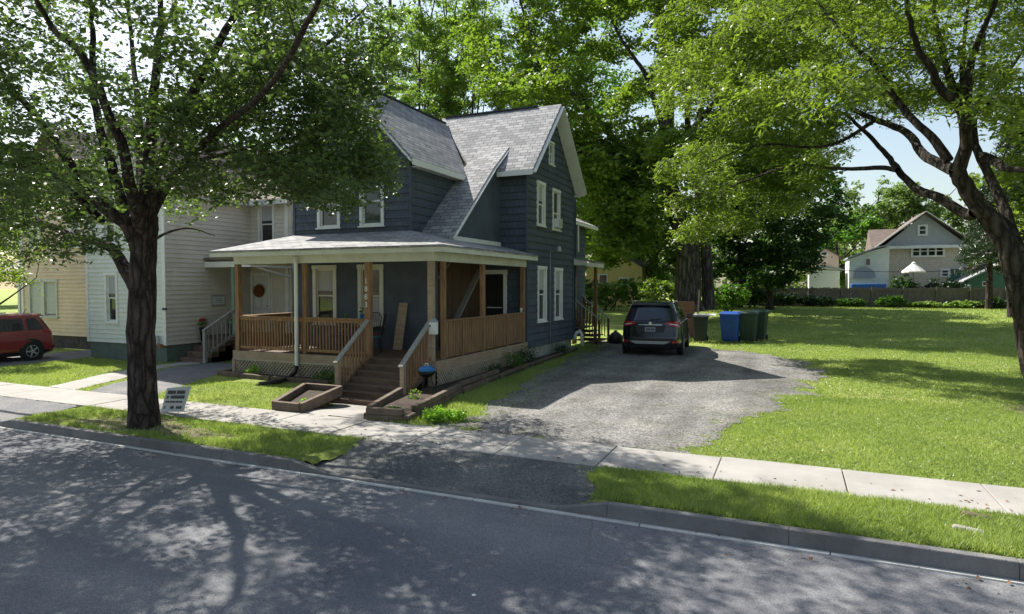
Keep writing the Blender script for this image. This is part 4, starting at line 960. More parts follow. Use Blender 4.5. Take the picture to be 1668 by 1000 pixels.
# ================================================================== NEIGHBOURS
def panebox(root,M,u0,u1,z0,z1,tr='white_trim'): window(root,M,u0,u1,z0,z1,trim=tr,cas=.1,curtain='top')
def neighbour():
    t=thing('white_house','white clapboard two-storey house behind the street tree, with a small side porch','house',(-20.5,16,0))
    x0,x1,y0=-22.45,-18.55,14.3
    Mf=frame((x0,y0,0),(1,0,0),(0,-1,0)); W=x1-x0; h=[(.95,1.62,1.25,2.95),(2.6,3.3,3.9,5.3),(.9,1.6,3.9,5.3)]
    def lim(z):
        if z<=5.75: return (0,W)
        k=min(1,(z-5.75)/2.3); return (W/2*k,W-W/2*k)
    w=MB(Mf); siding(w,lim,.56,8.0,.15,.03,h); w.build('wall','white_siding',t)
    for q in h: panebox(t,Mf,*q)
    Mr=frame((x1,y0,0),(0,1,0),(1,0,0)); w=MB(Mr); siding(w,lambda z:(0,3.55),.56,5.75,.15,.03); w.build('wall','cream_siding',t)
    Ml=frame((x0,24,0),(0,-1,0),(-1,0,0)); w=MB(Ml); siding(w,lambda z:(0,9.7),.56,5.75,.15,.03); w.build('wall','white_siding',t)
    Mb=frame((x1,17.85,0),(1,0,0),(0,-1,0)); hh=[(.42,1.22,4.0,5.55),(.02,.98,.8,2.95)]
    w=MB(Mb); siding(w,lambda z:(-.02,2.0),.56,5.75,.15,.03,hh); w.build('wall','cream_siding',t)
    panebox(t,Mb,*hh[0])
    w=MB(Mb); w.box(1.7,1.86,.0,.05,.56,5.7); w.box(1.0,1.08,0,.04,.8,3.1); build_each(w,'corner_board','white_trim',t)
    w=MB(Mb); w.box(.02,.12,-.04,.05,.8,2.95); w.box(.88,.98,-.04,.05,.8,2.95); w.box(.02,.98,-.04,.055,2.85,2.97); f=w.build('door_frame','white_trim',t)
    w=MB(Mb); w.box(.12,.88,-.05,-.02,.8,2.85); d=w.build('door','white_door',f); 
    w=MB(Mb); 
    for a in (.2,.54):
        for b in (.95,1.7): w.box(a,a+.26,-.022,-.012,b,b+.6)
    build_each(w,'door_panel','white_trim',f)
    w=MB(Mb); w.lathe((.8,0.0,1.75),[(.03,-.02),(.035,.02)],10); w.build('door_knob','black_metal',f)
    w=MB(); w.box(x0+.04,x1-.04,y0+.04,24,-.3,.56); w.box(x1-.04,-16.7,17.9,24,-.3,.56); w.build('foundation','green_foundation',t)
    w=MB(Mf); w.box(-.03,.08,0,.04,.56,5.7); w.box(W-.10,W+.03,0,.04,.56,5.7); build_each(w,'corner_board','white_trim',t)
    w=MB(); w.slab([(x1+.35,13.95,5.6),(x1+.35,24,5.6),(-20.5,24,8.15),(-20.5,13.95,8.15)],.12); w.slab([(x0-.35,24,5.6),(x0-.35,13.95,5.6),(-20.5,13.95,8.15),(-20.5,24,8.15)],.12)
    w.slab([(-18.9,17.5,5.6),(-16.4,17.5,5.6),(-16.4,20.5,7.9),(-20.4,20.5,7.9)],.12); w.slab([(-16.4,23.6,5.6),(-18.9,23.6,5.6),(-20.4,20.5,7.9),(-16.4,20.5,7.9)],.12)
    w.build('roof','brown_roof',t)
    w=MB(); w.box(x1+.30,x1+.34,13.97,17.4,5.42,5.58); w.box(-18.2,-16.42,17.46,17.5,5.42,5.58); w.beam((x1+.35,13.96,5.5),(-20.5,13.96,8.05),.03,.2,(0,1,0)); w.beam((x0-.35,13.96,5.5),(-20.5,13.96,8.05),.03,.2,(0,1,0)); w.box(x1,x1+.3,14.0,17.5,5.46,5.47); w.beam((-16.38,17.5,5.5),(-16.38,20.5,7.8),.03,.2,(1,0,0)); w.build('roof_trim','white_trim',t)
    Me=frame((-16.68,17.85,0),(0,1,0),(1,0,0)); w=MB(Me); siding(w,lambda z:(0,5.4) if z<5.7 else (2.7*(z-5.7)/2.2,5.4-2.7*(z-5.7)/2.2),.56,7.7,.15,.03); w.build('wall','cream_siding',t)
    # side porch
    w=MB(); w.slab([(-18.6,15.75,3.46),(-16.35,15.75,3.36),(-16.35,17.83,3.50),(-18.6,17.83,3.62)],.06); pr=w.build('porch_roof','brown_roof',t)
    w=MB(); w.box(-18.54,-16.4,15.78,15.82,3.12,3.31); w.box(-16.43,-16.4,15.8,17.8,3.12,3.30); w.tube([(-16.5,15.9,3.2),(-16.45,16.6,3.0),(-16.4,17.6,2.8)],.04,8); w.build('fascia','white_trim',pr)
    w=MB(); w.box(-17.38,-17.26,15.86,15.98,.5,3.12); w.build('porch_post','green_post',t,bevel=.006)
    w=MB(); w.box(-18.54,-16.5,15.8,17.82,.66,.78); w.box(-18.5,-16.55,15.85,17.8,0,.66); w.build('porch_floor','old_deck',t)
    w=MB()
    for i in range(4): w.box(-18.45,-17.3,15.8-.28*(4-i),15.82,.0,.17*(i+1)-.02)
    w.build('stair','old_deck',t,bevel=.005)
    w=MB(); w.box(-17.3,-17.2,14.62,14.72,0,1.05); w.box(-17.3,-17.2,15.85,15.95,.78,1.7)
    for i in range(6): w.box(-17.26,-17.23,14.8+.17*i,14.83+.17*i,.3+.1*i,1.03+.12*i)
    w.beam((-17.25,14.7,.25),(-17.25,15.85,.85),.04,.08)
    o=w.build('stair_railing','grey_wood',t); w=MB(); w.beam((-17.25,14.6,1.05),(-17.25,15.9,1.72),.11,.04); w.build('handrail','grey_wood',o)
    w=MB(); w.box(-18.545,-18.53,14.8,15.0,1.62,1.8) if 0 else w.box(-18.66,-18.5,14.25,14.295,1.7,1.78); w.build('number_plate','ink',t)
neighbour()
def wreath():
    t=thing('door_wreath','round brown autumn wreath hanging on the white door of the white house','wreath',(-18.05,17.78,2.25)); m=MB()
    pts=[(-18.1+.17*math.cos(a),17.78,2.3+.17*math.sin(a)) for a in np.linspace(0,2*PI,20)]; m.tube(pts,.075,8); m.build('ring','wreath',t,smooth=True)
    m=MB(); m.lathe((-18.1,17.79,2.3),[(.16,-.02),(.15,.0)],16,'y'); m.build('leaf_mat','wreath',t)
wreath()
def plaque():
    t=thing('framed_plaque','framed white plaque on the porch side wall of the white house','sign',(-18.5,16.3,1.97)); m=MB(); m.box(-18.52,-18.49,16.02,16.62,1.78,2.16); m.build('plaque_frame','grey_dish',t,bevel=.008)
    m=MB(); m.box(-18.488,-18.482,16.07,16.57,1.83,2.11); m.build('board','sign_white',t); m=MB(); m.box(-18.481,-18.478,16.15,16.49,1.9,1.92); m.box(-18.481,-18.478,16.17,16.47,1.97,2.0); m.box(-18.481,-18.478,16.2,16.44,2.03,2.05); m.build('lettering','grey_dish',t)
plaque()
m=MB(); m.lathe((-18.52,17.05,2.05),[(.05,0),(.17,.02),(.18,.05),(.1,.06)],18,'x'); tag(m.build('wall_ornament','wreath',smooth=True),'round dark ornament on the white house wall beside its porch post','ornament')
pot('flower_pot','pot of red flowers by the foot of the neighbouring porch steps',-18.35,15.55,.62,'black_plastic',.12,.45,'flower_red',5,'potted flowers at the white house porch',.35,120)
pot('flower_pot','pot of red flowers on the neighbouring porch by its green post',-17.65,16.1,.78,'black_plastic',.12,.4,'flower_red',6,'potted flowers at the white house porch',.35,120)
def hose():
    t=thing('hose_reel','dark garden hose holder on the near corner of the white house foundation','hose reel',(-18.75,14.2,.75)); m=MB(); m.tube([(-18.9+.12*math.cos(a),14.2,.72+.12*math.sin(a)) for a in np.linspace(0,2*PI,16)],.035,7); m.build('coil','grey_dish',t,smooth=True)
    m=MB(); m.box(-18.78,-18.66,14.15,14.29,.5,.6); m.build('bracket','terracotta',t)
hose()
def peach():
    t=thing('peach_house','peach-coloured house at the far left behind the red car','house',(-28,19,0))
    Mf=frame((-29.3,16,0),(1,0,0),(0,-1,0)); W=5.0; h=[(.45,2.35,1.22,2.75)]
    w=MB(Mf); siding(w,lambda z:(0,W) if z<6 else (W/2*(z-6)/2.6,W-W/2*(z-6)/2.6),.5,8.4,.15,.03,h+[(.6,1.3,4,5.5),(3.2,3.9,4,5.5)]); w.build('wall','peach_siding',t)
    a=window(t,Mf,.45,1.4,1.22,2.75,cas=.1,trim='cream_trim'); b=window(t,Mf,1.402,2.35,1.22,2.75,cas=.1,trim='cream_trim'); window(t,Mf,.6,1.3,4,5.5); window(t,Mf,3.2,3.9,4,5.5)
    k=MB(Mf); k.box(.6,1.25,-.027,-.022,1.35,2.6); k.box(1.55,2.2,-.027,-.022,1.35,2.6); k.build('blind','mini_blind',a)
    Mr=frame((-24.3,16,0),(0,1,0),(1,0,0)); w=MB(Mr); siding(w,lambda z:(0,8),.5,6,.15,.03); w.build('wall','peach_siding',t)
    w=MB(); w.box(-29.25,-24.35,16.05,24,-.3,.5); w.build('foundation','dark_foundation',t)
    w=MB(); w.slab([(-24,15.6,5.9),(-24,24,5.9),(-26.8,24,8.8),(-26.8,15.6,8.8)],.12); w.slab([(-29.7,24,5.9),(-29.7,15.6,5.9),(-26.8,15.6,8.8),(-26.8,24,8.8)],.12); w.build('roof','brown_roof',t)
    w=MB(Mf); w.box(-.03,.12,0,.05,.5,5.9); w.box(W-.1,W+.02,0,.05,.5,5.9); build_each(w,'corner_board','white_trim',t)
    Mg=frame((-33.5,18.2,0),(1,0,0),(0,-1,0)); w=MB(Mg); siding(w,lambda z:(0,4.2),.5,5.5,.15,.03,[(.8,1.6,.9,2.9),(2.5,3.3,1.3,2.9)]); w.build('porch_wall','cream_siding',t); window(t,Mg,.8,1.6,.9,2.9); window(t,Mg,2.5,3.3,1.3,2.9)
    w=MB(); w.slab([(-33.8,15.9,3.1),(-29.32,15.9,3.1),(-29.32,18.2,3.7),(-33.8,18.2,3.7)],.1); w.build('porch_roof','brown_roof',t)
    for x in (-33.5,-31.4,-29.6):
        w=MB(); w.box(x-.07,x+.07,16.0,16.14,.5,3.0); w.build('porch_post','white_trim',t)
    w=MB(); w.box(-33.6,-29.35,16,18.2,-.2,.5); w.build('porch_floor','old_deck',t)
peach()
# ================================================================== CARS
def car(name,label,loc,rz,paint,scale=1.,rear='hatch'):
    t=thing(name,label,'car',loc,rz); S=scale
    LN,HW=4.52,.92
    # x forward from rear bumper; z levels: (z, rear x, front x, half width, exponent)
    lev=[(.20,.20,4.36,.80,6),(.27,.06,4.44,.88,7),(.40,.0,4.50,.915,8),(.55,.0,4.52,.92,8),(.68,.03,4.50,.92,8),(.80,.055,4.46,.918,8),(.92,.075,4.36,.91,8),(1.00,.09,4.18,.90,7.5),(1.045,.10,3.85,.885,7),(1.075,.12,3.42,.865,7),
         (1.20,.19,3.20,.82,6.5),(1.32,.255,3.02,.785,6.5),(1.45,.33,2.80,.735,6.2),(1.55,.38,2.60,.69,6),(1.61,.36,2.42,.655,5.5),(1.645,.50,2.25,.58,5),(1.665,.75,1.95,.42,4)]
    zs=[l[0] for l in lev]
    def prm(z): return [np.interp(z,zs,[l[i] for l in lev]) for i in (1,2,3,4)]
    def P(z,th,off=0):
        xr,xf,hw,e=prm(z); c,s=math.cos(th),math.sin(th); a=(xf-xr)/2
        # bow the rear and front faces a little
        x=(xr+xf)/2+a*math.copysign(abs(c)**(2/e),c); y=(hw)*math.copysign(abs(s)**(2/e),s)
        bow=.045*(1-(y/hw)**2); x+= bow if c>0 else -bow
        n=Vector((c*abs(c)**.0,s,0)); n=Vector((math.copysign(abs(c)**1.6,c),math.copysign(abs(s)**1.6,s),0)).normalized()
        return Vector((x,y,z))*S+n*off
    NR=96; vs=[];fs=[]
    zz=[]; 
    for i in range(len(zs)-1): zz+=list(np.linspace(zs[i],zs[i+1],3)[:-1])
    zz.append(zs[-1]); ths=[2*PI*j/NR for j in range(NR)]
    # arrange angles by arc so flat sides get points too
    def ang(j):
        t_=2*PI*j/NR; return t_
    m=MB()
    for z in zz:
        for th in ths:
            # superellipse parameter stretch
            vs.append(P(z,th))
    for i in range(len(zz)-1):
        for j in range(NR): fs.append((i*NR+j,i*NR+(j+1)%NR,(i+1)*NR+(j+1)%NR,(i+1)*NR+j))
    fs.append(tuple(reversed(range(NR)))); fs.append(tuple(range((len(zz)-1)*NR,len(zz)*NR)))
    m.add(vs,fs); body=m.build('body',paint,t,smooth=True,local=True)
    def sidept(x,z,side,off):
        xr,xf,hw,e=prm(z); a=(xf-xr)/2; u=min(1,abs((x-(xr+xf)/2)/a)); y=hw*(1-u**e)**(1/e)
        return Vector((x*S,side*(y*S+off),z*S))
    def rearpt(y,z,off):
        xr,xf,hw,e=prm(z); a=(xf-xr)/2; u=min(.999,abs(y)/hw); x=(xr+xf)/2-a*(1-u**e)**(1/e)-.045*(1-u*u)
        return Vector((x*S-off,y*S,z*S))
    def frontpt(y,z,off):
        xr,xf,hw,e=prm(z); a=(xf-xr)/2; u=min(.999,abs(y)/hw); x=(xr+xf)/2+a*(1-u**e)**(1/e)+.045*(1-u*u)
        return Vector((x*S+off,y*S,z*S))
    def patchs(fn,quad,nu=10,nv=6,off=.006,th=.0):
        # quad: 4 corners (a,z) bottom-left, bottom-right, top-right, top-left
        q=[Vector(p) for p in quad]; vs=[];fs=[]
        for j in range(nv+1):
            for i in range(nu+1):
                u=i/nu;v=j/nv; p=(q[0]*(1-u)+q[1]*u)*(1-v)+(q[3]*(1-u)+q[2]*u)*v
                vs.append(fn(p[0],p[1],off))
        for j in range(nv):
            for i in range(nu): a=j*(nu+1)+i; fs.append((a,a+1,a+nu+2,a+nu+1))
        return vs,fs
    def add(nm,mt,parts,par=None,smooth=True):
        k=MB()
        for vs,fs in parts: k.add(vs,fs)
        return k.build(nm,mt,par or t,smooth=smooth,local=True)
    V2=lambda a,b:(a,b)
    # rear glass, blacked-out pillars, spoiler
    add('rear_window','hatch_glass',[patchs(rearpt,[(-.62,1.09),(.62,1.09),(.54,1.47),(-.54,1.47)],12,8,.012)])
    k=MB(); 
    for s_ in (-1,1): vs,fs=patchs(rearpt,[(s_*.62,1.09),(s_*.79,1.10),(s_*.67,1.47),(s_*.54,1.47)],5,6,.009); k.add(vs,fs)
    build_each(k,'rear_pillar','black_plastic',t,smooth=True,local=True)
    k=MB(); k.hexa([Vector(p)*S for p in ((.26,-.56,1.55),(.50,-.60,1.57),(.50,.60,1.57),(.26,.56,1.55))],[Vector(p)*S for p in ((.27,-.55,1.585),(.52,-.6,1.625),(.52,.6,1.625),(.27,.55,1.585))]); k.build('spoiler',paint,t,local=True,bevel=.012)
    k=MB(); k.beam(rearpt(.02,1.12,.03),rearpt(-.30,1.145,.03),.02,.03); k.build('wiper','black_plastic',t,local=True)
    # side windows
    for s_ in (-1,1):
        fn=lambda x,z,off: sidept(x,z,s_,off)
        for (a,b,c,d) in ((.42,1.02,.98,.66),(1.10,1.98,1.95,1.12),(2.06,3.02,2.62,2.08)):
            add('side_window','car_glass',[patchs(fn,[(a,1.09),(b,1.09),(c,1.50),(d,1.50)],8,5,.010)])
        add('lower_cladding','black_plastic',[patchs(fn,[(.12,.235),(4.3,.235),(4.3,.36),(.12,.36)],20,3,.012)])
        add('door_seam','black_plastic',[patchs(fn,[(x-.006,.36),(x+.006,.36),(x+.006,1.06),(x-.006,1.06)],1,5,.004) for x in (2.02,3.02,1.06)])
        add('door_handle',paint,[patchs(fn,[(x,.93),(x+.2,.93),(x+.2,.965),(x,.965)],3,2,.03) for x in (1.15,2.15)])
        k=MB(); k.tube([sidept(.7,1.6,s_,-.02)+Vector((0,0,.01)),sidept(.85,1.62,s_,-.0)+Vector((0,0,.045)),sidept(2.2,1.60,s_,.0)+Vector((0,0,.06)),sidept(2.35,1.58,s_,0)+Vector((0,0,.02))],.016,6); k.build('roof_rail','silver_plastic',t,smooth=True,local=True)
        k=MB(); k.box((2.98)*S,(3.12)*S,min(s_*.90,s_*1.09)*S,max(s_*.90,s_*1.09)*S,1.05*S,1.20*S); k.build('wing_mirror',paint,t,local=True,bevel=.03)
        # tail lamp wrapping the corner
        tl=add('tail_light','red_lens',[patchs(rearpt,[(s_*.42,.99),(s_*.89,.87),(s_*.86,1.085),(s_*.50,1.06)],8,5,.014)])
        k=MB(); vs,fs=patchs(fn,[(.135,.93),(.55,.99),(.45,1.06),(.145,1.07)],6,4,.013); k.add(vs,fs); k.build('lens_side','red_lens',tl,local=True,smooth=True)
        add('lens_clear','clear_lens',[patchs(rearpt,[(s_*.56,.985),(s_*.80,.945),(s_*.79,.985),(s_*.58,1.015)],6,2,.02)],tl)
        add('reflector','red_lens',[patchs(rearpt,[(s_*.66,.415),(s_*.86,.43),(s_*.86,.50),(s_*.66,.475)],4,2,.018)])
        add('headlight','clear_lens',[patchs(frontpt,[(s_*.45,.78),(s_*.86,.82),(s_*.84,.93),(s_*.52,.88)],6,3,.012)])
        k=MB(); k.lathe(Vector((.04,s_*.52,.27))*S,[(.035*S,-.02),(.04*S,.08)],12,'x'); k.build('exhaust','black_metal',t,local=True)
    # bumper, plate area, trim
    add('bumper_cladding','black_plastic',[patchs(rearpt,[(-.90,.27),(.90,.27),(.905,.56),(-.905,.56)],20,5,.010)])
    add('skid_plate','silver_plastic',[patchs(rearpt,[(-.44,.385),(.44,.385),(.62,.475),(-.62,.475)],14,3,.022)])
    add('plate_recess','black_plastic',[patchs(rearpt,[(-.40,.74),(.40,.74),(.47,.96),(-.47,.96)],10,4,.008)])
    pl=add('licence_plate','grey_dish',[patchs(rearpt,[(-.155,.76),(.155,.76),(.155,.89),(-.155,.89)],3,3,.018)])
    k=MB(); 
    for i,(a,w_) in enumerate(((-.12,.03),(-.08,.02),(-.05,.03),(.0,.025),(.035,.03),(.075,.025),(.11,.02))): k.box(0,0.001,a*S,(a+w_)*S,.79*S,.86*S)
    k=MB([Matrix.Identity(4)][0]); x_=rearpt(0,.82,.022).x
    for a,w_ in ((-.12,.03),(-.08,.02),(-.05,.03),(.01,.025),(.045,.03),(.085,.025)): k.box(x_-.002,x_,a*S,(a+w_)*S,.79*S,.86*S)
    k.build('plate_characters','ink',pl,local=True)
    add('chrome_strip','chrome',[patchs(rearpt,[(-.36,.955),(.36,.955),(.36,.975),(-.36,.975)],8,1,.02)])
    k=MB(); c=rearpt(.0,1.01,.02); k.lathe(c,[(.055,-.004),(.05,-.01)],16,'x'); k.build('badge','chrome',t,local=True)
    add('windscreen','car_glass',[patchs(frontpt,[(-.68,1.11),(.68,1.11),(.56,1.52),(-.56,1.52)],12,6,.010)])
    add('grille','black_plastic',[patchs(frontpt,[(-.42,.5),(.42,.5),(.46,.8),(-.46,.8)],10,4,.012)])
    k=MB(); k.tube([Vector((.62,0,1.66))*S,Vector((.50,0,1.80))*S],.008,5); k.build('antenna','black_plastic',t,local=True)
    for x in (.92,3.58):
        for s_ in (-1,1):
            k=MB(); k.lathe(Vector((x,s_*.905,.36))*S,[(.42*S,-.01),(.425*S,.012)],28,'y'); arch=k.build('wheel_arch','black_plastic',t,local=True)
            k=MB(); k.lathe(Vector((x,s_*.84,.345))*S,[(.24*S,-.11*S),(.33*S,-.105*S),(.345*S,-.08*S),(.345*S,.07*S),(.33*S,.1*S),(.24*S,.105*S)],28,'y'); wh=k.build('wheel','rubber',t,smooth=False,local=True)
            k=MB(); yo=s_*(.84+.098)*S; k.lathe(Vector((x*S,yo,.345*S)),[(.235*S,-.01),(.24*S,.004),(.20*S,.008),(.19*S,-.004)],24,'y')
            for q in range(5):
                a=q*2*PI/5; k.beam((x*S,yo+s_*.005,.345*S),(x*S+.21*S*math.cos(a),yo+s_*.002,.345*S+.21*S*math.sin(a)),.05*S,.022*S,(0,1,0))
            k.lathe(Vector((x*S,yo,.345*S)),[(.05*S,-.015),(.05*S,.015)],12,'y'); k.build('rim','silver_plastic',wh,local=True)
    return t
car('parked_suv','dark grey SUV parked on the gravel driveway with its rear to the street',(-4.56,22.35,.01),PI/2+R(5),'dark_car_paint',1.15)
# the red one faces the street
car('parked_suv','red SUV in the left driveway beside the peach house, seen from its side',(-24.15,13.75,-.02),-PI/2+R(3),'red_car_paint',.95)
# ================================================================== BINS AND CLUTTER
def bin_(name,label,x,y,rz,m_,w=.72,d=.8,h=1.16,openlid=False,group='wheeled bins on the lawn edge',lidm=None):
    z=float(zg(x,y)); t=thing(name,label,'bin',(x,y,z),rz,group=group)
    k=MB(); a=.78; k.hexa([(-w/2*a,-d/2*a,.06),(w/2*a,-d/2*a,.06),(w/2*a,d/2*a,.06),(-w/2*a,d/2*a,.06)],[(-w/2,-d/2,h),(w/2,-d/2,h),(w/2,d/2,h),(-w/2,d/2,h)])
    k.build('body',m_,t,local=True,bevel=.035)
    k=MB(); k.box(-w/2-.03,w/2+.03,-d/2-.03,d/2+.03,h-.07,h-.012)
    for u in (-.2,0,.2): k.hexa([(u-.03,-d/2*.82-.012,.2),(u+.03,-d/2*.82-.012,.2),(u+.03,-d/2*.8,.2),(u-.03,-d/2*.8,.2)],[(u-.03,-d/2*.97-.012,h-.25),(u+.03,-d/2*.97-.012,h-.25),(u+.03,-d/2*.95,h-.25),(u-.03,-d/2*.95,h-.25)])
    k.box(-w/2+.06,w/2-.06,-d/2-.012,-d/2+.02,h-.28,h-.2)
    k.build('rim_band',m_,t,local=True,bevel=.008)
    k=MB()
    if openlid: k.hexa([(-w/2-.04,d/2,h),(w/2+.35,d/2-.7,h+.02),(w/2+.35,d/2-.05,h+.05),(-w/2,d/2+.1,h+.03)],[(-w/2-.04,d/2,h+.05),(w/2+.35,d/2-.7,h+.06),(w/2+.35,d/2-.05,h+.09),(-w/2,d/2+.1,h+.08)])
    else: k.hexa([(-w/2-.04,-d/2-.06,h-.01),(w/2+.04,-d/2-.06,h-.01),(w/2+.04,d/2+.02,h-.01),(-w/2-.04,d/2+.02,h-.01)],[(-w/2+.06,-d/2+.03,h+.06),(w/2-.06,-d/2+.03,h+.06),(w/2-.04,d/2-.02,h+.09),(-w/2+.04,d/2-.02,h+.09)])
    k.build('lid',lidm or m_,t,local=True,bevel=.015)
    k=MB(); k.tube([(-w/2+.08,d/2+.09,h-.03),(w/2-.08,d/2+.09,h-.03)],.018,8); k.build('handle',m_,t,local=True)
    for s_ in (-1,1):
        k=MB(); k.lathe((s_*(w/2*a+.03),d/2*a,.13),[(.13,-.03),(.13,.03)],16,'x'); k.build('wheel','rubber',t,local=True)
    return t
bin_('wheeled_bin','bright blue recycling bin at the edge of the driveway',-2.50,29.6,R(-4),'blue_bin',.80,.8,1.26)
bin_('wheeled_bin','dark green bin standing right against the blue one',-1.78,30.1,R(-5),'green_bin',.76,.8,1.28)
bin_('wheeled_bin','dark green bin at the right end of the row, nearest the open lawn',-1.42,31.1,R(-7),'green_bin',.78,.8,1.32)
bin_('wheeled_bin','dark bin with a pale lid tilted open, beside the front of the dark SUV',-3.72,29.2,R(3),'dark_bin',.62,.75,1.16,True,lidm='white_plastic')
m=MB(); m.box(-5.45,-4.35,31.5,31.9,.0,1.72); m.box(-5.47,-4.33,31.48,31.92,1.3,1.34); tag(m.build('storage_box','cardboard',bevel=.02),'tall brown box standing behind the dark SUV in front of the big trunk','box')
m=MB(); m.beam((-4.18,31.4,0),(-4.1,31.6,2.3),.07,.07); tag(m.build('wooden_stake','pale_wood'),'thin pale wooden stake leaning beside the brown box','stake')
def bag():
    m=MB(); m.lathe((-7.0,27.0,0),[(.25,0),(.36,.1),(.34,.3),(.16,.45),(.05,.52),(.09,.56)],14); tag(m.build('rubbish_bag','black_plastic',smooth=True),'black rubbish bag on the ground between the rear steps and the dark SUV','bag')
bag()
def yard_sign():
    t=thing('yard_sign','small white yard sign tilted beside the foot of the street tree','sign',(-10.9,8.55,0))
    a=G(263,672); 
    p0=Vector((-11.35,8.6,.02)); p1=Vector((-10.76,8.62,.06)); p2=Vector((-10.50,8.60,.58)); p3=Vector((-11.14,8.58,.50))
    m=MB(); m.prism([p0,p1,p2,p3],(0,.012,0)); m.build('panel','sign_white',t)
    m=MB(); U=(p1-p0);Vv=(p3-p0); rr=random.Random(4)
    for r_,(v0,v1) in enumerate(((.74,.90),(.55,.69),(.38,.46),(.12,.24))):
        u=.1
        while u<.86:
            w=rr.uniform(.035,.075) if r_<2 else rr.uniform(.06,.12)
            if rr.random()<.86:
                q=[p0+U*a_+Vv*b_+Vector((0,-.002,0)) for a_,b_ in ((u,v0),(u+w*.75,v0),(u+w*.75,v1),(u,v1))]; m.prism(q,(0,-.002,0))
            u+=w
    m.build('lettering','ink',t)
    for f in (.25,.75):
        m=MB(); q=p0+U*f; m.tube([(q.x,8.62,-.05),(q.x+.08,8.62,.35)],.004,5); m.build('wire_leg','black_metal',t)
yard_sign()
m=MB(); m.lathe((0,0,0),[(.01,0),(.022,.006),(.01,.012)],8); o=m.build('litter','marker_white'); gx=G(772,970,-.15); o.location=(gx[0],gx[1],-.15); tag(o,'tiny white scrap lying on the road in the foreground','litter')
for i,(px,py,lb) in enumerate(((1578,868,'broken pale stone lying in the grass verge near the kerb'),(1592,845,'weathered brown bark chunk in the grass verge nearer the pavement'))):
    x,y=G(px,py); rng_=random.Random(i); k=MB(); k.hexa([(x-.17,y-.03,-.01),(x+.15,y-.07,-.01),(x+.17,y+.03,-.01),(x-.15,y+.06,-.01)],[(x-.14,y-.02,.06),(x+.10,y-.05,.045),(x+.13,y+.02,.05),(x-.12,y+.05,.07)]); tag(k.build('stone','concrete' if i==0 else 'timber',bevel=.02),lb,'stone')
# ================================================================== BACK OF THE LOT
FZ=.6
def fence():
    t=thing('wooden_fence','long grey-brown wooden board fence across the back of the lawn','fence',(5,64,FZ))
    m=MB(); x=-8.0; rr=random.Random(9)
    while x<17.2:
        h=2.30+rr.uniform(-.05,.05); m.box(x,x+.145,64+rr.uniform(-.012,.012),64.03,FZ-.1,h); x+=.15
    m.build('boards','fence_wood',t)
    x=-8.0
    while x<17.4:
        k=MB(); k.box(x-.06,x+.06,63.88,64.0,FZ-.1,2.40); k.build('fence_post','fence_wood',t); x+=2.4
    k=MB(); k.box(-8,17.2,63.93,63.98,2.05,2.15); k.box(-8,17.2,63.93,63.98,.95,1.05); k.build('rail','fence_wood',t)
fence()
m=MB(); m.box(16.05,16.3,62.9,63.1,FZ,2.0); m.box(15.98,16.37,62.85,63.15,2.0,2.06); tag(m.build('marker_post','marker_white',bevel=.02),'white post at the right end of the back fence','post')
def grey_house():
    Y=72.; k=Y/65.
    def X(px): return at(px,450,Y).x
    t=thing('grey_house','grey stucco gabled house beyond the back fence, between the trees','house',(X(1508),Y,FZ))
    x0,x1=X(1437),X(1575); W=x1-x0; z1=at(1500,400,Y).z; za=at(1500,346,Y).z
    Mf=frame((x0,Y,0),(1,0,0),(0,-1,0)); w=MB(Mf); w.box(0,W,-8,0,FZ,z1); w.build('wall','grey_stucco',t)
    xm=W/2
    w=MB(Mf); w.prism([(0.05,.04,z1),(W-.05,.04,z1),(xm,.04,za-.15)],(0,-.3,0)); w.build('gable','grey_gable',t)
    w=MB(Mf); w.prism([(-.7,.7,z1-.2),(-.7,.7,z1-.05),(xm,.7,za+.1),(xm,.7,za-.1)],(0,-9,0)); w.prism([(W+.7,.7,z1-.2),(xm,.7,za-.1),(xm,.7,za+.1),(W+.7,.7,z1-.05)],(0,-9,0)); w.box(-5.3,-.2,-4,-.0,0,0.01) if 0 else None; w.build('roof','brown_roof',t)
    w=MB(Mf); w.box(-.5,W+.5,0,.62,z1-.28,z1-.02); w.beam((-.72,.72,z1-.12),(xm,.72,za+.02),.06,.22,(0,1,0)); w.beam((W+.72,.72,z1-.12),(xm,.72,za+.02),.06,.22,(0,1,0)); w.build('roof_trim','white_trim',t)
    def win(a,b,c,d,n=1):
        o=MB(Mf); x_a=X(a)-x0; x_b=X(b)-x0; zt=at(1500,c,Y).z; zb=at(1500,d,Y).z; o.box(x_a-.12,x_b+.12,.0,.12,zb-.12,zt+.12); o=o.build('window','white_trim',t)
        g=MB(Mf)
        for i in range(n): ww=(x_b-x_a)/n; g.box(x_a+i*ww+.08,x_a+(i+1)*ww-.08,.12,.14,zb+.05,zt-.05)
        g.build('pane','glass',o)
        g=MB(Mf)
        for i in range(n): ww=(x_b-x_a)/n; g.box(x_a+i*ww+.08,x_a+(i+1)*ww-.08,.141,.16,(zb+zt)/2-.04,(zb+zt)/2+.04)
        g.build('sash','white_trim',o)
    win(1495,1507,368,382); win(1485,1536,401,417,4); win(1533,1545,440,450)
    w=MB(Mf); a=X(1546)-x0; b=X(1566)-x0; w.box(a,b,.0,.1,FZ,at(1550,438,Y).z); w.build('door','green_paint',t)
    # side wing with brown roof to the left
    w=MB(Mf); a=X(1426)-x0; w.box(a,-.02,-7,-2.2,FZ,z1-.3); w.build('side_wall','white_siding',t)
    w=MB(Mf); w.prism([(a-.3,-.6,z1-.3),(a-.3,-4,za-1.2),(a-.3,-7.6,z1-.3)],(xm-a,0,0)); w.build('side_roof','brown_roof',t)
grey_house()
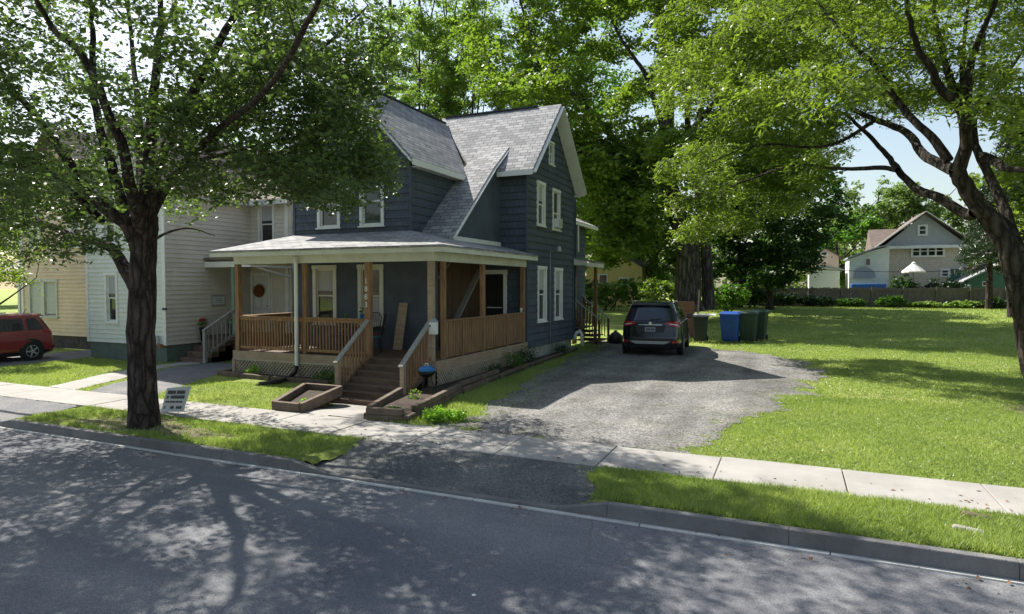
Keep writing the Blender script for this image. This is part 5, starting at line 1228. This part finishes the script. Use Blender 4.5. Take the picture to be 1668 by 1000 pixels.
def far_white():
    Y=68.
    X=lambda px:at(px,450,Y).x; Z=lambda py:at(1420,py,Y).z
    t=thing('white_outbuilding','white building with a sloping roof left of the grey house, beyond the fence','house',(X(1415),Y,FZ))
    w=MB(); w.prism([(X(1383),Y,FZ),(X(1448),Y,FZ),(X(1448),Y,Z(402)),(X(1425),Y,Z(407)),(X(1383),Y,Z(421))],(0,5,0)); w.build('wall','white_siding',t)
    w=MB(); w.prism([(X(1380),Y-.3,Z(421)),(X(1426),Y-.3,Z(405)),(X(1450),Y-.3,Z(400)),(X(1450),Y-.3,Z(398)),(X(1426),Y-.3,Z(403)),(X(1380),Y-.3,Z(418.5))],(0,5.6,0)); w.build('roof','grey_dish',t)
    w=MB(); w.box(X(1409),X(1418),Y-.05,Y+.02,Z(433),Z(420)); o=w.build('window','white_trim',t); w=MB(); w.box(X(1410.5),X(1416.5),Y-.08,Y-.051,Z(431.5),Z(421.5)); w.build('pane','glass',o)
    w=MB(); c=(X(1407),Y-.1,Z(452)); n=14; rx=X(1426)-X(1407); w.prism([(c[0]-rx,c[1],c[2])]+[(c[0]-rx*math.cos(PI*i/n),c[1],c[2]+1.0*math.sin(PI*i/n)) for i in range(1,n)]+[(c[0]+rx,c[1],c[2])],(0,-.15,0)); w.build('arch_panel','grey_dish',t)
far_white()
def simple_house(name,label,cat,Y,px0,px1,pyw,pya,wall,roof,wins=(),depth=6,gable=True):
    X=lambda px:at(px,450,Y).x; Z=lambda py:at((px0+px1)/2,py,Y).z
    t=thing(name,label,cat,((X(px0)+X(px1))/2,Y,FZ)); x0,x1=X(px0),X(px1); zw,za=Z(pyw),Z(pya); xm=(x0+x1)/2
    w=MB(); w.prism([(x0,Y,FZ-.3),(x1,Y,FZ-.3),(x1,Y,zw),(xm,Y,za-.15),(x0,Y,zw)],(0,depth,0)); w.build('wall',wall,t)
    w=MB(); w.slab([(x0-.35,Y-.3,zw-.1),(xm,Y-.3,za),(xm,Y+depth+.3,za),(x0-.35,Y+depth+.3,zw-.1)],.12); w.slab([(xm,Y-.3,za),(x1+.35,Y-.3,zw-.1),(x1+.35,Y+depth+.3,zw-.1),(xm,Y+depth+.3,za)],.12); w.build('roof',roof,t)
    for a,b,c,d in wins:
        o=MB(); o.box(X(a),X(b),Y-.06,Y+.02,Z(d),Z(c)); o=o.build('window','white_trim',t); g=MB(); e=.12*(X(b)-X(a)); g.box(X(a)+e,X(b)-e,Y-.08,Y-.061,Z(d)+e,Z(c)-e); g.build('pane','glass',o)
    return t
simple_house('peach_outbuilding','small peach house half hidden by the dark maple beyond the fence','house',76,1322,1366,418,403,'terracotta' if 0 else 'peach_siding','brown_roof',[(1336,1347,404 if 0 else 410,416)])
simple_house('white_shed','low white shed behind the fence under the dark maple','shed',70,1318,1368,437,432,'white_siding','grey_dish')
simple_house('yellow_house','yellow house glimpsed through the trees behind the dark SUV','house',58,955,1046,436,405,'yellow_siding','brown_roof',[(1008,1024,452,464),(975,990,446,462)])
simple_house('green_garage','low green garage with a pale sloping roof at the right end of the fence','garage',68,1576,1700,455,425,'green_paint','pale_shingle_roof',[(1600,1612,458,466)])
def umbrella():
    Y=66.; c=at(1488,444,Y); t=thing('patio_umbrella','white patio umbrella open behind the back fence','umbrella',(c.x,Y,FZ)); k=MB(); r=at(1512,444,Y).x-c.x; z0=c.z+.1; z1=at(1488,428,Y).z
    r*=.85; k.lathe((c.x,Y,0),[(r,z0-.12),(r,z0),(r*.45,z0+(z1-z0)*.6),(r*.2,z1-.1),(r*.2,z1-.02),(.03,z1+.1)],12); k.build('canopy','umbrella_cloth',t)
    k=MB(); k.tube([(c.x,Y,FZ),(c.x,Y,z1)],.04,8); k.build('pole','grey_dish',t)
umbrella()
m=MB(); a=at(1398,463,66); m.box(a.x-.6,a.x+2.2,65.6,66.4,FZ,a.z+.05); tag(m.build('covered_boat','blue_tarp',bevel=.1),'low blue tarpaulin cover behind the fence in front of the white building','tarp')
def wire():
    m=MB(); a=at(1250,432,66); b=at(1668,434,66); P=[a.lerp(b,i/12)+Vector((0,0,-.9*math.sin(PI*i/12)*.6)) for i in range(13)]; P=[Vector((-22,66,4.5))]+P+[Vector((34,66,4.8))]; m.tube(P,.03,5); tag(m.build('overhead_wire','cable'),'thin dark overhead wire crossing in front of the grey house','wire')
wire()
# ================================================================== TREES
def limbpix(pts,r0,r1,Y0,Y1,):
    n=len(pts); return ([tuple(at(p[0],p[1],Y0+(Y1-Y0)*i/(n-1))) for i,p in enumerate(pts)],r0,r1)
def street_tree():
    y=7.62; b=at(235,694,y)
    T=[(-10.5,y,-.1),tuple(at(233,640,y)),tuple(at(231,560,y)),tuple(at(232,480,y)),tuple(at(234,400,y)),tuple(at(236,350,y))]
    lp=lambda pts,r0,r1,dy:limbpix(pts,r0,r1,y,y+dy)
    limbs=[(T,.245,.19),
     lp([(226,475),(205,440),(186,408),(165,396),(120,384),(48,352),(0,324),(-70,290)],.13,.035,1.8),
     lp([(230,420),(212,372),(180,345),(143,311),(101,248),(63,197),(29,155),(-20,90)],.14,.03,-1.6),
     lp([(234,400),(215,360),(202,336),(181,269),(164,210),(151,147),(151,63),(147,0),(140,-90)],.13,.03,1.2),
     lp([(234,390),(222,340),(210,294),(202,244),(176,185),(139,97),(84,42),(40,-40)],.12,.025,-2.4),
     lp([(236,380),(240,310),(244,252),(252,147),(260,42),(262,-60)],.16,.03,.6),
     lp([(236,380),(252,340),(268,310),(286,286),(328,239),(403,193),(470,130),(542,63),(600,10)],.10,.02,2.8),
     lp([(238,370),(262,310),(300,270),(370,250),(450,230),(530,215),(590,230)],.055,.012,1.2),
     lp([(236,360),(250,290),(290,200),(330,120),(380,30),(420,-80)],.12,.03,-1.2),
     lp([(238,350),(230,280),(225,180),(215,80),(205,-40)],.11,.03,3.0),
     lp([(168,361),(105,302),(42,252),(0,235),(-60,200)],.07,.02,-2.6),
     lp([(243,395),(275,378),(310,372),(350,384)],.03,.008,.2),
     lp([(300,270),(350,215),(430,150),(500,40),(540,-60)],.07,.02,-3.2)]
    keep=[(-400,-500),(668,-500),(672,60),(650,140),(618,196),(640,250),(668,290),(650,345),(612,382),(585,405),(560,345),(505,335),(445,325),(400,335),(350,335),(318,362),(300,400),(352,375),(362,395),(300,402),(275,420),(245,440),(262,350),(250,330),(226,350),(222,300),(205,330),(215,420),(205,440),(170,405),(150,428),(110,440),(60,450),(20,470),(-60,500),(-400,520)]
    rng=np.random.default_rng(21)
    C=np.concatenate([boughs(86,19,(-10.6,7.9,7.4),(5.9,5.2,4.3),1.25,rng,.15,keep),boughs(13,20,(-7.3,7.6,4.9),(2.2,2.2,1.3),.9,rng,.1,keep),boughs(10,20,(-14.0,8.2,4.6),(2.8,3.0,1.4),1.,rng,.1,keep)])
    tree('street_tree','large broad-crowned street tree with a dark trunk on the left grass verge','',(-10.5,y,0),limbs,C,.44,48,.10,.054,'leaf_street','bark_dark',flare=1.12,twiglet=.0045,twig=.008,keep=keep,sides=28,maxtw=1200,seed=2,branch_r=.035)
street_tree()
def locust():
    y=16.; lp=lambda pts,r0,r1,dy:limbpix(pts,r0,r1,y,y+dy)
    lp2=lambda ys,pts,r0,r1,dy:limbpix(pts,r0,r1,ys,ys+dy*.55)
    limbs=[([(4.98,y,-.1)]+[tuple(at(px,py,y)) for px,py in [(1688,600),(1674,520),(1658,460),(1640,402),(1612,358),(1577,309),(1557,277)]],.275,.14),
     lp([(1557,278),(1535,269),(1505,252),(1484,223),(1459,206),(1426,195),(1388,176),(1363,147),(1330,120),(1290,90),(1230,60)],.13,.02,7),
     lp([(1545,262),(1518,223),(1489,197),(1451,151),(1430,113),(1392,76),(1358,38),(1330,0),(1290,-60)],.10,.02,1.5),
     lp([(1560,278),(1573,240),(1573,210),(1564,176),(1535,147),(1514,109),(1493,71),(1480,21),(1470,-60)],.14,.03,-1.5),
     lp([(1560,165),(1545,120),(1535,84),(1522,21),(1515,-70)],.09,.03,1.5),
     lp([(1573,200),(1576,160),(1581,105),(1598,55),(1619,8),(1640,-60)],.10,.03,-.5),
     lp([(1570,150),(1568,110),(1570,63),(1577,0),(1580,-70)],.07,.02,2.0),
     lp([(1590,345),(1573,349),(1531,323),(1493,307),(1463,277),(1451,260),(1426,231),(1400,206),(1375,185),(1330,170),(1270,160)],.13,.02,7),
     lp2(18.3,[(1463,277),(1434,273),(1388,275),(1350,273),(1300,268),(1240,285),(1180,310),(1130,345)],.075,.015,8),
     lp([(1684,520),(1668,430),(1648,378),(1627,319),(1598,260),(1585,210),(1600,120),(1602,40)],.16,.04,2.5),
     lp([(1600,255),(1620,262),(1636,273),(1668,277),(1720,265)],.11,.03,-2),
     lp([(1610,170),(1640,120),(1661,90),(1700,20)],.05,.02,2),
     lp([(1660,500),(1690,400),(1700,250),(1690,100),(1700,-40)],.18,.05,3.5),
     lp2(21.2,[(1375,185),(1300,190),(1230,200),(1160,190),(1100,170)],.06,.015,8),
     lp2(19.5,[(1426,195),(1370,230),(1320,240),(1250,235),(1190,250),(1110,290)],.06,.015,8)]
    keep=[(1040,-500),(1062,80),(1050,170),(1012,205),(1030,250),(1075,300),(1092,360),(1090,400),(1120,432),(1160,420),(1190,400),(1235,375),(1262,340),(1310,352),(1335,320),(1330,300),(1352,262),(1420,255),(1480,225),(1530,215),(1575,190),(1610,240),(1618,300),(1650,380),(1680,440),(2100,440),(2100,-500)]
    sky=[[(1400,225),(1450,215),(1500,250),(1550,290),(1570,330),(1520,325),(1470,295),(1400,275)]]
    rng=np.random.default_rng(5)
    C=np.concatenate([boughs(60,17,(3.6,17.8,9.6),(6.6,6.5,4.6),1.3,rng,.1,keep,sky),boughs(30,17,(-1.9,23.5,9.2),(4.4,4.2,3.6),1.15,rng,.05,keep,sky),boughs(12,14,(-3.0,23.0,5.6),(2.9,2.6,1.3),.95,rng,.05,keep,sky),boughs(16,16,(7.6,17.5,7.4),(3.4,4,4.0),1.3,rng,.1,keep)])
    tree('locust_tree','tall spreading tree with several dark leaning trunks at the right edge of the lawn','',(4.98,y,0),limbs,C,.52,56,.175,.056,'leaf_locust','bark_locust',twig=.009,flat=.6,droop=.35,up=.9,keep=keep,clear=sky,twiglet=.006,sides=28,maxtw=1000,seed=4,branch_r=.035)
locust()
def big_maple():
    y=42.; lp=lambda pts,r0,r1,dy,y0=y:limbpix(pts,r0,r1,y0,y0+dy)
    limbs=[([tuple(at(1122,508,y))]+[tuple(at(px,py,y)) for px,py in [(1120,480),(1121,420),(1112,370),(1098,330),(1088,280),(1086,200),(1088,120),(1075,20),(1070,-100)]],.92,.25),
     lp([(1155,505),(1152,440),(1148,380),(1140,320),(1128,270),(1120,200),(1125,100),(1140,0)],.42,.12,1.0,43),
     lp([(1098,340),(1075,310),(1054,281),(1018,245),(985,209),(964,183),(921,140),(892,94),(870,68),(856,29),(841,-20)],.30,.06,-2),
     lp([(964,183),(930,135),(880,135),(830,130),(790,110),(755,88)],.13,.03,-1),
     lp([(1085,230),(1055,130),(1030,90),(1000,40),(985,-30)],.2,.05,2),
     lp([(1145,370),(1165,340),(1190,315),(1230,290),(1290,250),(1330,200)],.28,.06,-2),
     lp([(1120,220),(1180,150),(1250,90),(1300,30)],.2,.05,2)]
    keep=[(690,-600),(700,40),(735,110),(790,165),(830,180),(860,260),(930,300),(950,330),(945,400),(985,440),(1030,430),(1062,400),(1080,350),(1070,300),(1110,290),(1120,350),(1170,400),(1260,380),(1330,330),(1380,280),(1400,180),(1400,-600)]
    rng=np.random.default_rng(6)
    C=np.concatenate([boughs(135,14,(-8,42,17),(14.5,9,12),2.1,rng,.15,keep),boughs(30,15,(-11.5,41,8),(5,5,4.5),1.9,rng,.1,keep)])
    tree('maple_tree','huge old maple with twin grey trunks behind the dark SUV','',(-6.1,y,.4),limbs,C,.95,64,.27,.19,'leaf_maple','bark_grey',twig=.022,branch_r=.08,keep=keep,sides=28,maxtw=900,seed=6)
big_maple()
def auto(name,label,px,Y,h,r,n,per,LL,WW,lm,bm='bark_dark',tr=.25,z0=None,zc=.62,gap=.33,keep=None,seed=1,group='trees beyond the gardens',crad=None,X=None,rz=.4,flat=.8,limbn=6,shell=.25):
    rng=np.random.default_rng(seed); x=at(px,450,Y).x if X is None else X; z0=float(zg(x,Y)) if z0 is None else z0
    top=z0+h; limbs=[([(x,Y,z0-.2),(x+rng.normal()*.2,Y,z0+h*.2),(x+rng.normal()*.3,Y,z0+h*.5),(x+rng.normal()*.4,Y,z0+h*.85)],tr,tr*.25)]
    for i in range(limbn):
        a=i*2.4+rng.random(); hh=z0+h*(.25+.08*i); limbs.append(([(x,Y,hh),(x+r*.35*math.cos(a),Y+r*.35*math.sin(a),hh+h*.12),(x+r*.75*math.cos(a),Y+r*.75*math.sin(a),hh+h*.28)],tr*.45,tr*.1))
    C=boughs(max(10,n//9),10,(x,Y,z0+h*zc),(r*.92,r*.85,h*rz*.95),r*.30,rng,shell,keep,flat=.5)
    return tree(name,label,group,(x,Y,z0),limbs,C,crad or r*.13,per,LL,WW,lm,bm,twig=.02,branch_r=.08,seed=seed,maxtw=260,sides=8,keep=keep,flat=flat)
KD=[(1165,250),(1200,240),(1300,262),(1360,285),(1395,300),(1420,345),(1400,380),(1385,400),(1360,400),(1335,420),(1345,440),(1310,455),(1250,470),(1180,480),(1150,420),(1150,300)]
auto('maple_tree','dark-leaved maple overhanging the left end of the back fence',1255,54,12.5,6.6,420,80,.28,.2,'leaf_dark',seed=31,keep=KD,zc=.58,gap=.12,tr=.3,rz=.46)
auto('leafy_tree','slim leafy tree left of the dark maple behind the bins',1205,58,11,4.5,160,70,.3,.2,'leaf_dark',seed=33,zc=.5)
# slender pale trees behind the roof
auto('leafy_tree','large pale green tree far behind the slender trees',720,64,37,11,400,62,.34,.24,'leaf_pale','bark_grey',seed=58,zc=.55,rz=.45)
auto('leafy_tree','large green tree far behind the right gable and the big maple',930,70,37,12,330,62,.36,.25,'leaf_shrub','bark_dark',seed=59,zc=.55,rz=.45)
for i,(px,Y,h,lb) in enumerate(((690,46,33,'tall slender tree with bare stems directly above the left roof ridge'),(728,50,34,'tall slender tree rising behind the meeting point of the two roofs'),(775,48,31,'tall slender pale-leaved tree behind the right-hand ridge'),(640,52,35,'tall slender tree behind the street tree crown, leftmost of the slim ones'))):
    auto('slender_tree',lb,px,Y,h,3.2,420,60,.20,.13,'leaf_pale','bark_grey',tr=.19,seed=40+i,group='slender trees behind the blue house',zc=.58,rz=.43,gap=.40,crad=.6,limbn=9,shell=.1)
auto('leafy_tree','broad green tree filling the gap behind the right roof ridge',845,56,17,7,300,60,.32,.22,'leaf_maple','bark_grey',seed=50,zc=.55,gap=.30)
auto('leafy_tree','green tree behind the yellow house',1005,66,15,6.5,260,60,.34,.24,'leaf_maple','bark_grey',seed=51,zc=.55,gap=.30)
auto('leafy_tree','green tree between the yellow house and the big maple trunk',1070,60,12,5,220,60,.32,.22,'leaf_maple','bark_dark',seed=52,zc=.5,gap=.25)
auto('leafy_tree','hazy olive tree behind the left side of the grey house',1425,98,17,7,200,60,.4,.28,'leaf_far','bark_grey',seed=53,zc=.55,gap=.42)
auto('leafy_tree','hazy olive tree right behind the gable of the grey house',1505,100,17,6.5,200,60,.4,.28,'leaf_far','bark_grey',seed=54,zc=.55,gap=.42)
auto('leafy_tree','green tree between the peach and the white building beyond the fence',1375,88,13,5,180,60,.36,.25,'leaf_shrub','bark_dark',seed=55,zc=.5,gap=.2)
def spruce(px,Y,h,r,seed,label):
    rng=np.random.default_rng(seed); x=at(px,450,Y).x; z0=float(zg(x,Y)); t=thing('spruce_tree',label,'tree',(x,Y,z0),group='trees beyond the gardens')
    polys=[(np.array([(x,Y,z0-.2),(x,Y,z0+h*.5),(x,Y,z0+h)]),np.array([.28,.16,.03]),8)]; C=[]
    for i in range(150):
        f=rng.random()**.8; zz=z0+h*.30+f*(h*.70-.2); rr=r*(1-f)**.8; a=rng.random()*6.28
        e=np.array([x+rr*math.cos(a),Y+rr*math.sin(a),zz-rr*.28]); s=np.array([x,Y,zz]); polys.append((np.array([s,(s+e)/2+[0,0,.15],e]),np.array([.05,.035,.012]),4))
        for q in np.linspace(.3,1,5): C.append(s*(1-q)+e*q+[0,0,.1])
    V,I=tubes_np(polys); raw('trunk',V,4,I,'bark_dark',t,smooth=True)
    V,tn=leaves(np.array(C),.42,46,.26,.05,.5,.9,.2,rng=rng); raw('crown',V,4,np.arange(len(V)),'leaf_spruce',t,tint=tn)
spruce(1650,50,14,2.9,61,'dark spruce behind the leaning trunks at the right edge')
spruce(1612,62,11,2.4,62,'smaller dark spruce beside the right end of the grey house')
auto('leafy_tree','green tree behind the spruces at the far right edge',1775,44,17,5.5,300,60,.3,.2,'leaf_locust','bark_dark',seed=56,zc=.55,gap=.25)
auto('leafy_tree','tall green tree behind the grey house garage at the far right',1690,80,18,6,240,60,.36,.25,'leaf_maple','bark_dark',seed=57,zc=.55,gap=.3)
# behind the neighbours on the left
for i,(px,Y,h,r,lb) in enumerate(((40,44,15,7,'green tree behind the peach house at the far left edge'),(190,40,16,6.5,'green tree behind the white house, left of the street tree trunk'),(330,42,15,6,'green tree behind the white house roof, right of the street tree trunk'),(460,46,17,6.5,'green tree in the gap between the white and the blue house'),(-80,38,15,7,'green tree beyond the left edge behind the peach house porch'))):
    auto('leafy_tree',lb,px,Y,h,r,230,60,.30,.2,'leaf_shrub' if i%2 else 'leaf_maple','bark_dark',seed=70+i,zc=.58,gap=.3)
auto('young_tree','bright young tree in front of the peach house at the left edge',-45,12.5,5.2,2.6,150,60,.10,.06,'leaf_locust','bark_dark',seed=80,zc=.72,gap=.2,tr=.12,rz=.26,crad=.45)
# understorey
ub=[(955,52,2.2,2.6,'leaf_dark','dark bush behind the rear steps of the blue house'),(990,50,2.4,2.4,'leaf_shrub','green bush in front of the yellow house, left of the dark SUV'),(1035,51,2.3,2.8,'leaf_shrub','green bush in front of the yellow house above the dark SUV'),(1070,48,1.8,2.9,'leaf_maple','bright bush just left of the big maple trunk'),
 (1185,50,2.0,2.2,'leaf_shrub','green bush just right of the big maple trunk'),(1225,58,2.2,1.7,'leaf_dark','dark bush behind the green bins'),(1275,62.6,2.0,1.2,'leaf_dark','dark low bush at the left part of the back fence'),(1330,62.8,1.8,.9,'leaf_dark','low dark bush along the middle of the back fence'),
 (1385,62.9,1.5,.7,'leaf_shrub','low bush against the fence in front of the white building'),(1452,62.9,1.3,1.0,'leaf_lime' if 0 else 'leaf_shrub','rounded bush against the fence below the white umbrella'),(1510,63.1,1.8,.5,'leaf_lime' if 0 else 'leaf_pale','pale low plants against the fence below the grey house'),(1575,63.1,1.8,.55,'leaf_pale','pale low plants near the right end of the fence'),(1622,62.6,1.0,.9,'leaf_dark','dark bush at the right end of the fence by the white post'),
 (1470,66,1.6,2.9,'leaf_dark','dark bush behind the fence left of the white umbrella'),(1530,67,2.6,2.7,'leaf_spruce','very dark hedge clump behind the fence at the grey house door')]
for i,(px,Y,r,h,lm,lb) in enumerate(ub): bush('shrub',lb,(at(px,450,Y).x,Y),(r,min(r*.6,.9)),h,1500,.24,.14,lm,'shrub',group='shrubs along the back of the gardens',seed=90+i)
def woods():
    rng=np.random.default_rng(77); C=[]
    for i in range(1500):
        a=rng.uniform(-.95,1.15); d=rng.uniform(112,128); x=d*math.sin(a); y=d*math.cos(a); hh=11+4*math.sin(a*17)+3*math.sin(a*41); C.append((x,y,.6+hh*rng.random()))
    # shift the belt so it closes the view on both sides
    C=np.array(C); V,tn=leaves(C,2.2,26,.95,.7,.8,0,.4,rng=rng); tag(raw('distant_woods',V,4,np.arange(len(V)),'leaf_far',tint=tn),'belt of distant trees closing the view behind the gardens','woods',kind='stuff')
woods()
# ================================================================== SKY, SUN, CAMERA
SUN=Vector((-.929,.370,0)).normalized(); EL=R(48)
w=bpy.data.worlds.new('World'); scene.world=w; w.use_nodes=True; nt=w.node_tree
sky=nt.nodes.new('ShaderNodeTexSky'); sky.sky_type='NISHITA'; sky.sun_disc=False; sky.sun_elevation=EL; sky.sun_rotation=math.atan2(SUN.x,SUN.y); sky.air_density=1.3; sky.dust_density=1.5; sky.ozone_density=1.
bg=nt.nodes['Background']; hs=nt.nodes.new('ShaderNodeHueSaturation'); hs.inputs['Saturation'].default_value=.85; nt.links.new(sky.outputs[0],hs.inputs['Color']); nt.links.new(hs.outputs[0],bg.inputs[0]); bg.inputs[1].default_value=.092
l=bpy.data.lights.new('sun','SUN'); l.energy=5.0; l.angle=R(.55); l.color=(1,.95,.86); lo=bpy.data.objects.new('sun',l); COL.objects.link(lo)
d=Vector((SUN.x*math.cos(EL),SUN.y*math.cos(EL),math.sin(EL))); lo.rotation_euler=d.to_track_quat('Z','Y').to_euler()
cam=bpy.data.cameras.new('camera'); cam.sensor_width=36; cam.lens=36*F/1668; cam.clip_end=2000; cam.clip_start=.1
co=bpy.data.objects.new('camera',cam); COL.objects.link(co); co.location=(0,0,H); co.rotation_euler=(PI/2-PT,0,YA); scene.camera=co
scene.view_settings.view_transform='Standard'; scene.view_settings.look='None'; scene.view_settings.exposure=.95; scene.view_settings.gamma=1
scene.cycles.max_bounces=7; scene.cycles.diffuse_bounces=3; scene.cycles.glossy_bounces=3; scene.cycles.transmission_bounces=3; scene.cycles.use_denoising=True; scene.cycles.caustics_reflective=False; scene.cycles.caustics_refractive=False
